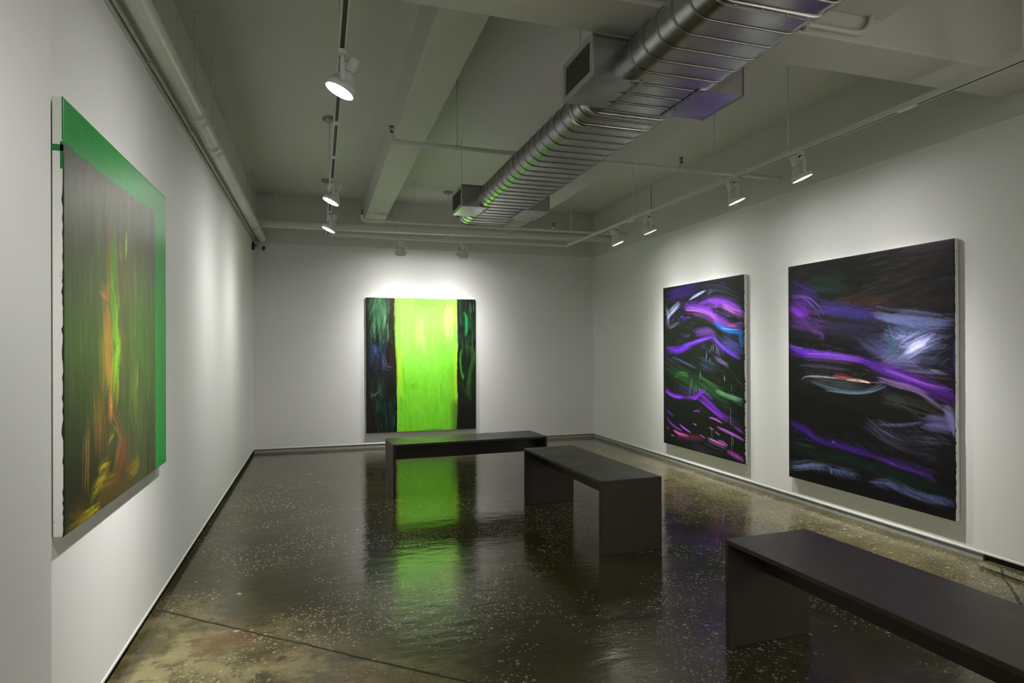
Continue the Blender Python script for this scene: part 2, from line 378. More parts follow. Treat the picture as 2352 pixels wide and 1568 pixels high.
def paint(W, H, asp, bg, ops, seed):
    rng = np.random.default_rng(seed)
    img = np.zeros((H, W, 3)); img[:] = bg
    for o in ops:
        k = o[0]
        if k == 's':                       # (s, col, op, w, br, soft, pts)
            dab(img, o[6], o[3], o[1], o[2], o[4], o[5], asp, rng)
        elif k == 'm':                     # (m, col, op, w, br, soft, pts, n, spread)
            n, sp = o[7], o[8]; P = np.array(o[6], float)
            for i in range(n):
                dv = rng.normal(0, sp, 2) * np.array([1 / asp, 1])
                Q = P + dv + rng.normal(0, sp * .18, P.shape)
                a, b = sorted(rng.random(2)); 
                if len(Q) == 2:
                    if b - a < .35: a = max(0, a - .25); b = min(1, b + .25)
                    Q = np.array([Q[0] + (Q[1] - Q[0]) * a, Q[0] + (Q[1] - Q[0]) * b])
                c = np.array(o[1], float) * (1 + rng.normal(0, .14)) + rng.normal(0, 4, 3)
                dab(img, Q, o[3] * rng.uniform(.5, 1.4), np.clip(c, 0, 255), o[2] * rng.uniform(.45, 1), o[4], o[5], asp, rng)
        elif k == 'r':                     # random hatch: (r, col, op, w, (u0,v0,u1,v1), n, length, (dx,dy))
            u0, v0, u1, v1 = o[4]
            for i in range(o[5]):
                p = np.array([rng.uniform(u0, u1), rng.uniform(v0, v1)])
                d = np.array(o[7], float) * o[6] * rng.uniform(.4, 1.3) * np.array([1 / asp, 1])
                mid = p + rng.normal(0, .006, 2)
                c = np.array(o[1], float) * (1 + rng.normal(0, .2))
                dab(img, [p - d / 2, mid, p + d / 2], o[3] * rng.uniform(.5, 1.5), np.clip(c, 0, 255), o[2] * rng.uniform(.3, 1), .8, .9, asp, rng)
        elif k == 'p':                     # polygon fill with slightly wavering edge: (p, col, op, pts, soft)
            P = np.array(o[3], float)
            U, V = np.meshgrid((np.arange(W) + .5) / W, (np.arange(H) + .5) / H)
            U = U + (fieldnoise(rng, H, W, 40, 40) - .5) * .006; V = V + (fieldnoise(rng, H, W, 40, 40) - .5) * .006
            ins = np.zeros(U.shape, bool); j = len(P) - 1; dm = np.full(U.shape, 9.)
            for i in range(len(P)):
                a, b = P[i], P[j]; j = i
                c = ((a[1] > V) != (b[1] > V)) & (U < (b[0] - a[0]) * (V - a[1]) / (b[1] - a[1] + 1e-12) + a[0])
                ins ^= c
                d = b - a; t = np.clip(((U - a[0]) * d[0] + (V - a[1]) * d[1]) / (d @ d + 1e-12), 0, 1)
                dm = np.minimum(dm, np.hypot((U - a[0] - t * d[0]) * asp, V - a[1] - t * d[1]))
            s = max(o[4], .0015); sd = np.where(ins, dm, -dm)
            al = (np.clip(sd / s * .5 + .5, 0, 1) * o[2])[..., None]
            img = img * (1 - al) + np.array(o[1], float) * al
        elif k == 'n':                     # (n, amount, cells_y, cells_x) brightness mottling
            f = fieldnoise(rng, H, W, o[2], o[3]) - .5
            img = img * (1 + f[..., None] * 2 * o[1])
    return np.clip(img, 0, 255)

# brush strokes in canvas coordinates (u to the right, v down)
PAINT = {}
PAINT['P1'] = ([
('p',(228,250,70),1,[(.252,-.005),(.247,.105),(.252,.285),(.26,.43),(.268,.524),(.266,.575),(.269,.647),(.272,.756),(.274,.865),(.269,1.006),(.817,1.011),(.829,.844),(.827,.732),(.822,.657),(.824,.471),(.831,.36),(.828,.226),(.825,.137),(.823,-.003)],.003),
('p',(138,236,66),.95,[(.258,-.005),(.254,.105),(.258,.285),(.266,.43),(.274,.524),(.272,.575),(.275,.647),(.278,.756),(.28,.865),(.275,.995),(.811,1.001),(.822,.843),(.821,.732),(.816,.657),(.817,.471),(.824,.36),(.822,.226),(.819,.137),(.817,-.003)],.01),
('p',(160,242,130),.6,[(.27,-.1),(.82,-.1),(.82,.34),(.28,.4)],.34),
('p',(112,220,30),.55,[(.29,.66),(.82,.6),(.82,1.1),(.29,1.1)],.3),
('r',(164,250,110),.34,.022,(.282,.003,.793,.508),90,.2,(.03,1)),
('r',(110,226,24),.4,.022,(.28,.517,.81,.985),90,.16,(.02,1)),
('r',(132,236,30),.3,.016,(.281,.227,.801,.984),80,.14,(.03,1)),
('m',(250,248,150),.55,.03,.6,.95,[(.759,.026),(.781,.3)],18,.03),
('m',(226,250,160),.3,.03,.7,.95,[(.491,.139),(.497,.432)],14,.03),
('m',(186,240,40),.4,.014,.6,.9,[(.289,.329),(.297,.575),(.304,.757)],16,.014),
('m',(180,236,20),.35,.014,.6,.9,[(.78,.389),(.793,.657),(.796,.924)],12,.014),
('m',(96,220,20),.5,.02,.7,.9,[(.686,.359),(.69,.448)],7,.02),
('m',(100,215,10),.5,.024,.7,.9,[(.436,.636),(.471,.695)],8,.02),
('m',(92,212,30),.45,.018,.7,.9,[(.353,.663),(.365,.722)],6,.012),
('m',(92,220,20),.35,.03,.5,.95,[(.404,.005),(.616,.0),(.759,.019)],8,.03),
('m',(150,240,80),.4,.03,.5,.95,[(.4,.744),(.47,.856)],8,.03),
('m',(60,200,40),.5,.01,.4,.8,[(.452,.994),(.701,.992)],6,.006),
('p',(20,19,17),1,[(-.023,-.028),(.252,-.005),(.247,.105),(.252,.285),(.26,.43),(.268,.524),(.266,.575),(.269,.647),(.272,.756),(.274,.865),(.269,1.01),(-.03,1.028)],.003),
('r',(30,34,30),.5,.02,(.018,.014,.243,.987),60,.16,(.02,1)),
('r',(66,112,80),.55,.012,(.027,.007,.203,.329),90,.16,(.02,1)),
('m',(80,150,100),.5,.02,.8,.9,[(.051,.128),(.086,.035),(.128,.02),(.158,.091),(.161,.228)],22,.03),
('m',(84,158,104),.55,.012,.8,.8,[(.094,.07),(.097,.307)],26,.03),
('r',(44,70,112),.55,.011,(.033,.328,.176,.544),60,.14,(.06,1)),
('m',(66,96,170),.6,.01,.7,.8,[(.076,.335),(.104,.472)],14,.016),
('r',(36,34,46),.5,.012,(-.001,.428,.262,.647),60,.1,(.1,1)),
('m',(124,116,170),.6,.003,.3,.6,[(.151,.429),(.168,.501),(.237,.524)],12,.018),
('m',(70,60,90),.4,.004,.3,.6,[(.134,.558),(.211,.552)],6,.01),
('r',(62,104,78),.5,.01,(.032,.571,.184,.739),60,.1,(.12,1)),
('m',(120,160,130),.5,.003,.2,.5,[(.044,.722),(.073,.719),(.112,.695)],5,.006),
('m',(38,120,84),.5,.008,.7,.7,[(.073,.758),(.124,.817),(.158,.847)],10,.014),
('r',(10,120,104),.6,.005,(.09,.73,.256,.995),110,.09,(-.05,1)),
('m',(10,130,116),.5,.003,.2,.5,[(.235,.835),(.247,.965)],10,.012),
('m',(96,70,66),.4,.003,.2,.5,[(.022,.858),(.081,.96)],10,.02),
('s',(150,180,158),.75,.004,.2,.5,[(.201,.008),(.206,.062),(.203,.13)]),
('s',(150,180,158),.75,.004,.2,.5,[(.192,.177),(.194,.249),(.2,.329)]),
('s',(150,180,158),.75,.004,.2,.5,[(.17,.12),(.168,.213)]),
('s',(150,180,158),.75,.004,.2,.5,[(.229,.314),(.227,.339)]),
('s',(150,150,200),.5,.003,.2,.5,[(.202,.512),(.243,.525)]),
('p',(46,37,30),.8,[(.209,-.003),(.257,-.004),(.251,.285),(.263,.43),(.264,.647),(.249,.647),(.211,.429),(.221,.213)],.02),
('p',(12,22,14),1,[(.823,-.019),(1.025,-.022),(1.021,1.029),(.817,1.011),(.829,.844),(.827,.732),(.822,.657),(.824,.471),(.831,.36),(.828,.226),(.825,.137),(.823,-.003)],.003),
('r',(44,96,62),.55,.012,(.832,.003,1.0,.435),80,.14,(.03,1)),
('p',(18,90,46),.4,[(.823,.001),(.839,.001),(.833,.137),(.836,.285),(.827,.315)],.012),
('m',(22,170,84),.7,.007,.5,.7,[(.882,.103),(.903,.136),(.909,.233),(.899,.285)],8,.007),
('s',(120,170,120),.6,.004,.2,.5,[(.934,.017),(.951,.099),(.952,.158)]),
('s',(120,170,120),.6,.004,.2,.5,[(.949,.02),(.962,.106)]),
('s',(120,170,120),.6,.004,.2,.5,[(.969,.233),(.966,.33),(.975,.405)]),
('s',(120,170,120),.6,.004,.2,.5,[(.979,.024),(.982,.098)]),
('m',(72,170,34),.6,.004,.3,.6,[(.865,.39),(.857,.479),(.868,.569),(.884,.614),(.884,.569)],10,.006),
('m',(66,140,36),.55,.006,.5,.7,[(.913,.36),(.968,.398),(.972,.48),(.944,.555),(.93,.659)],12,.012),
('m',(60,130,34),.5,.006,.5,.7,[(.93,.584),(.921,.696),(.939,.779)],14,.016),
('r',(56,120,38),.45,.008,(.849,.36,.99,.773),60,.1,(.06,1)),
('s',(150,170,190),.6,.004,.2,.5,[(.916,.846),(.929,.816),(.953,.796)]),
('p',(10,9,8),.9,[(.82,.814),(1.004,.818),(1.003,1.036),(.819,1.03)],.06)], (20, 19, 17), 260, 310, 11)
PAINT['P2'] = ([
('r',(34,22,62),.5,.02,(.027,-.01,.638,.229),60,.14,(1,-.35)),
('m',(62,26,140),.5,.02,.6,.9,[(.069,.065),(.248,.051),(.539,.021)],14,.03),
('m',(50,24,110),.5,.02,.6,.9,[(.736,.013),(.888,.014)],8,.02),
('r',(26,22,34),.5,.02,(.505,-.023,.987,.13),50,.12,(1,.3)),
('r',(20,34,20),.5,.02,(.027,.216,.984,.958),120,.1,(1,.35)),
('m',(60,66,100),.4,.012,.7,.8,[(.539,.046),(.767,.062),(.945,.12)],14,.02),
('m',(150,170,226),.7,.007,.6,.6,[(.37,.097),(.451,.077),(.559,.057)],9,.006),
('m',(150,170,226),.5,.006,.6,.6,[(.598,.076),(.672,.062)],5,.006),
('m',(160,170,224),.6,.009,.7,.6,[(.059,.195),(.14,.158),(.238,.121)],14,.012),
('m',(150,150,200),.5,.006,.6,.6,[(.048,.127),(.079,.191),(.059,.244)],10,.01),
('m',(130,104,140),.5,.01,.7,.8,[(.069,.267),(.229,.232)],10,.01),
('s',(86,32,200),.8,.012,.4,.7,[(.252,.196),(.295,.196)]),
('m',(84,34,180),.6,.008,.6,.8,[(.267,.216),(.397,.212)],8,.008),
('m',(96,42,160),.5,.016,.85,.8,[(.305,.136),(.469,.144),(.622,.172),(.718,.216),(.826,.243)],34,.014),
('m',(104,44,176),.5,.01,.85,.8,[(.504,.126),(.671,.113),(.827,.132),(.958,.173)],26,.008),
('m',(120,58,184),.5,.012,.85,.8,[(.622,.132),(.797,.142),(.944,.187),(.979,.226)],34,.016),
('m',(112,50,150),.5,.011,.85,.8,[(.67,.206),(.765,.249),(.885,.264),(.986,.256)],24,.01),
('m',(186,110,214),.55,.006,.5,.6,[(.766,.148),(.886,.185),(.972,.204)],16,.012),
('m',(186,120,204),.55,.005,.5,.6,[(.324,.15),(.503,.167),(.638,.197),(.702,.239)],12,.01),
('s',(30,18,44),.85,.016,.5,.8,[(.638,.157),(.703,.192),(.765,.21)]),
('m',(52,36,70),.6,.008,.6,.7,[(.734,.185),(.826,.205),(.886,.223)],8,.01),
('m',(80,34,110),.5,.02,.6,.9,[(.415,.188),(.588,.211),(.702,.247)],10,.014),
('m',(150,90,130),.5,.008,.6,.8,[(.811,.267),(.971,.275)],8,.006),
('s',(16,22,14),.9,.02,.2,.8,[(.286,.234),(.451,.214),(.637,.253),(.733,.279)]),
('m',(30,92,180),.65,.012,.6,.8,[(.678,.246),(.765,.28),(.885,.302),(.988,.309)],12,.008),
('s',(216,190,220),.7,.004,.4,.5,[(.757,.278),(.855,.288),(.971,.292)]),
('m',(40,80,150),.5,.014,.6,.8,[(.957,.285),(.971,.344),(.984,.389)],12,.012),
('m',(30,60,120),.5,.006,.6,.8,[(.36,.287),(.397,.254)],5,.006),
('m',(86,50,140),.5,.018,.7,.9,[(.45,.297),(.621,.292),(.702,.306)],16,.014),
('m',(60,60,140),.5,.014,.7,.9,[(.267,.324),(.378,.308)],8,.01),
('m',(88,34,190),.6,.009,.8,.7,[(.048,.383),(.209,.401),(.36,.371),(.502,.343),(.653,.325)],22,.009),
('m',(78,30,160),.5,.012,.8,.8,[(.069,.406),(.228,.405),(.396,.371)],12,.01),
('s',(150,90,250),.7,.004,.3,.5,[(.285,.371),(.485,.347),(.653,.326)]),
('m',(104,34,214),.7,.01,.5,.7,[(.661,.325),(.748,.373),(.854,.415),(.955,.446)],12,.005),
('m',(60,60,130),.5,.025,.7,.9,[(.764,.35),(.884,.389),(.97,.403)],16,.022),
('m',(80,60,110),.5,.012,.7,.9,[(.669,.333),(.748,.404),(.778,.435)],12,.014),
('m',(90,60,50),.4,.012,.7,.9,[(.36,.363),(.468,.339)],8,.012),
('s',(150,160,200),.6,.0035,.3,.6,[(.653,.372),(.62,.42)]),
('s',(150,160,200),.6,.0035,.3,.6,[(.669,.365),(.661,.412)]),
('s',(150,160,200),.6,.0035,.3,.6,[(.595,.42),(.57,.469)]),
('s',(150,160,200),.6,.0035,.3,.6,[(.628,.444),(.62,.466)]),
('s',(150,160,200),.6,.0035,.3,.6,[(.701,.373),(.709,.42)]),
('s',(150,160,200),.6,.0035,.3,.6,[(.717,.388),(.732,.435)]),
('s',(150,160,200),.6,.0035,.3,.6,[(.587,.404),(.578,.453)]),
('m',(70,92,140),.6,.006,.6,.6,[(.14,.441),(.266,.465),(.359,.485),(.458,.505)],7,.006),
('m',(50,60,96),.45,.012,.7,.8,[(.502,.47),(.619,.492),(.7,.514)],16,.022),
('m',(140,110,180),.5,.006,.6,.6,[(.676,.451),(.763,.473),(.838,.496)],9,.008),
('m',(160,180,220),.6,.003,.3,.5,[(.785,.527),(.795,.572)],5,.003),
('m',(60,70,110),.4,.01,.7,.8,[(.089,.459),(.247,.508)],10,.02),
('m',(70,160,60),.65,.007,.5,.7,[(.173,.567),(.266,.549),(.359,.558)],10,.006),
('m',(26,56,26),.5,.02,.6,.9,[(.048,.513),(.466,.618),(.822,.677)],24,.03),
('m',(60,120,60),.55,.007,.9,.7,[(.492,.552),(.619,.595),(.761,.635)],16,.012),
('m',(104,164,110),.6,.004,.6,.6,[(.699,.631),(.822,.651),(.983,.667)],18,.008),
('m',(90,140,120),.5,.005,.5,.6,[(.822,.647),(.988,.674)],10,.01),
('s',(150,200,120),.6,.003,.2,.5,[(.51,.518),(.504,.576)]),
('m',(60,52,110),.5,.01,.7,.8,[(.227,.621),(.359,.648),(.535,.651)],14,.014),
('s',(160,150,210),.6,.0035,.3,.6,[(.41,.561),(.377,.622),(.369,.673)]),
('s',(160,150,210),.6,.0035,.3,.6,[(.452,.602),(.459,.655)]),
('s',(160,150,210),.6,.0035,.3,.6,[(.492,.613),(.497,.661)]),
('s',(160,150,210),.6,.0035,.3,.6,[(.395,.597),(.404,.638)]),
('s',(160,150,210),.6,.0035,.3,.6,[(.431,.62),(.434,.665)]),
('m',(30,60,40),.5,.02,.6,.9,[(.761,.681),(.88,.733)],16,.02),
('m',(112,32,200),.7,.008,.6,.6,[(.031,.652),(.099,.679),(.227,.691),(.34,.695),(.448,.683),(.509,.648),(.569,.637)],14,.005),
('m',(150,60,225),.7,.008,.4,.6,[(.031,.665),(.149,.69),(.284,.693)],6,.004),
('m',(84,30,150),.75,.018,.6,.8,[(.517,.664),(.618,.706),(.729,.753),(.821,.776)],16,.01),
('m',(130,48,206),.7,.006,.5,.6,[(.474,.687),(.568,.717),(.698,.759),(.775,.772)],8,.004),
('m',(84,34,160),.6,.008,.6,.7,[(.569,.637),(.618,.666),(.658,.68)],6,.006),
('s',(12,24,12),.95,.03,.1,.6,[(.109,.731),(.303,.715),(.43,.719),(.534,.752),(.633,.784)]),
('s',(12,24,12),.9,.03,.1,.8,[(.227,.801),(.43,.801),(.584,.844),(.759,.857)]),
('m',(70,40,100),.5,.012,.7,.8,[(.76,.765),(.894,.799),(.986,.834)],12,.014),
('m',(96,36,180),.7,.006,.4,.6,[(.037,.789),(.089,.799),(.149,.817)],5,.004),
('m',(150,48,210),.8,.006,.3,.5,[(.048,.828),(.099,.859),(.198,.885),(.265,.895)],6,.003),
('m',(160,66,214),.85,.007,.3,.5,[(.242,.861),(.302,.879),(.385,.897)],5,.003),
('m',(206,88,190),.8,.008,.3,.5,[(.153,.904),(.236,.918),(.348,.918)],7,.004),
('m',(150,40,200),.8,.007,.3,.5,[(.421,.764),(.465,.757),(.503,.759)],4,.003),
('m',(206,90,214),.8,.006,.3,.5,[(.614,.784),(.681,.787),(.763,.802)],5,.003),
('s',(220,120,200),.8,.006,.3,.5,[(.412,.838),(.461,.844)]),
('s',(220,120,200),.8,.006,.3,.5,[(.608,.841),(.665,.85)]),
('s',(220,120,200),.8,.006,.3,.5,[(.048,.895),(.072,.901)]),
('s',(220,120,200),.8,.006,.3,.5,[(.109,.937),(.158,.94)]),
('s',(220,120,200),.8,.006,.3,.5,[(.681,.859),(.736,.875)]),
('s',(220,120,200),.8,.006,.3,.5,[(.499,.896),(.567,.909)]),
('m',(180,80,220),.75,.006,.4,.5,[(.71,.83),(.82,.844),(.908,.857),(.992,.873)],7,.004),
('m',(150,50,210),.75,.005,.4,.5,[(.894,.814),(.937,.821),(.981,.832)],4,.003),
('m',(220,120,210),.75,.005,.4,.5,[(.592,.906),(.664,.914),(.804,.928)],6,.004),
('m',(190,90,200),.7,.006,.4,.6,[(.712,.904),(.774,.909),(.819,.923)],6,.005),
('m',(170,60,180),.75,.008,.5,.6,[(.819,.949),(.906,.96),(.993,.974)],7,.005),
('m',(150,40,110),.5,.01,.6,.8,[(.188,.95),(.375,.93),(.55,.919)],8,.008),
('m',(70,80,130),.5,.005,.6,.7,[(.566,.933),(.696,.945),(.819,.942)],8,.012),
('r',(22,22,52),.5,.012,(.027,.977,.963,.982),40,.06,(.2,1)),
('m',(60,52,90),.4,.008,.7,.8,[(.375,.938),(.464,.977),(.615,.99)],14,.02),
('s',(170,190,190),.6,.003,.3,.6,[(.864,.585),(.867,.622)]),
('s',(170,190,190),.6,.003,.3,.6,[(.858,.705),(.853,.758),(.862,.817)]),
('s',(170,190,190),.6,.003,.3,.6,[(.867,.846),(.864,.899),(.869,.965)]),
('s',(170,190,190),.6,.003,.3,.6,[(.879,.849),(.882,.919)]),
('s',(170,190,190),.6,.003,.3,.6,[(.643,.836),(.645,.928)]),
('r',(60,30,90),.35,.006,(.048,.037,.985,.315),80,.08,(1,.3)),
('r',(44,40,80),.35,.006,(.048,.334,.983,.506),80,.08,(1,.4)),
('r',(40,70,44),.35,.005,(.322,.523,.98,.711),70,.08,(1,.5)),
('p',(14,12,16),.85,[(-.0,.0),(.027,-.001),(.031,1.003),(-.0,1.0)],.01),
('s',(90,60,150),.6,.003,.5,.7,[(.042,.136),(.04,.549)]),
('s',(120,60,180),.6,.003,.5,.7,[(.038,.602),(.035,.727)]),
('r',(180,110,230),.55,.0022,(.324,.107,.972,.263),110,.06,(1,.25)),
('r',(130,80,230),.55,.0022,(.048,.334,.653,.412),60,.06,(1,-.3)),
('r',(120,80,210),.55,.0022,(.653,.341,.969,.448),40,.06,(1,.8)),
('r',(160,70,230),.55,.0022,(.027,.638,.568,.685),40,.06,(1,.2)),
('r',(120,60,190),.55,.0022,(.5,.665,.965,.792),50,.06,(1,.75)),
('r',(120,180,120),.55,.0022,(.501,.551,.988,.674),60,.06,(1,.5)),
('r',(160,170,220),.55,.0022,(.048,.1,.248,.25),30,.06,(1,-.9)),
('r',(80,40,170),.55,.0022,(.048,.01,.589,.13),50,.06,(1,-.4)),
('r',(110,110,160),.55,.0022,(.502,.454,.853,.517),40,.06,(1,.4)),
('r',(60,110,180),.55,.0022,(.67,.27,.991,.389),40,.06,(1,.4)),
('r',(60,40,90),.55,.0022,(.048,.78,.991,.957),70,.06,(1,.5)),
('r',(60,80,120),.55,.0022,(.048,.423,.501,.535),40,.06,(1,.5))], (15, 18, 14), 280, 350, 12)
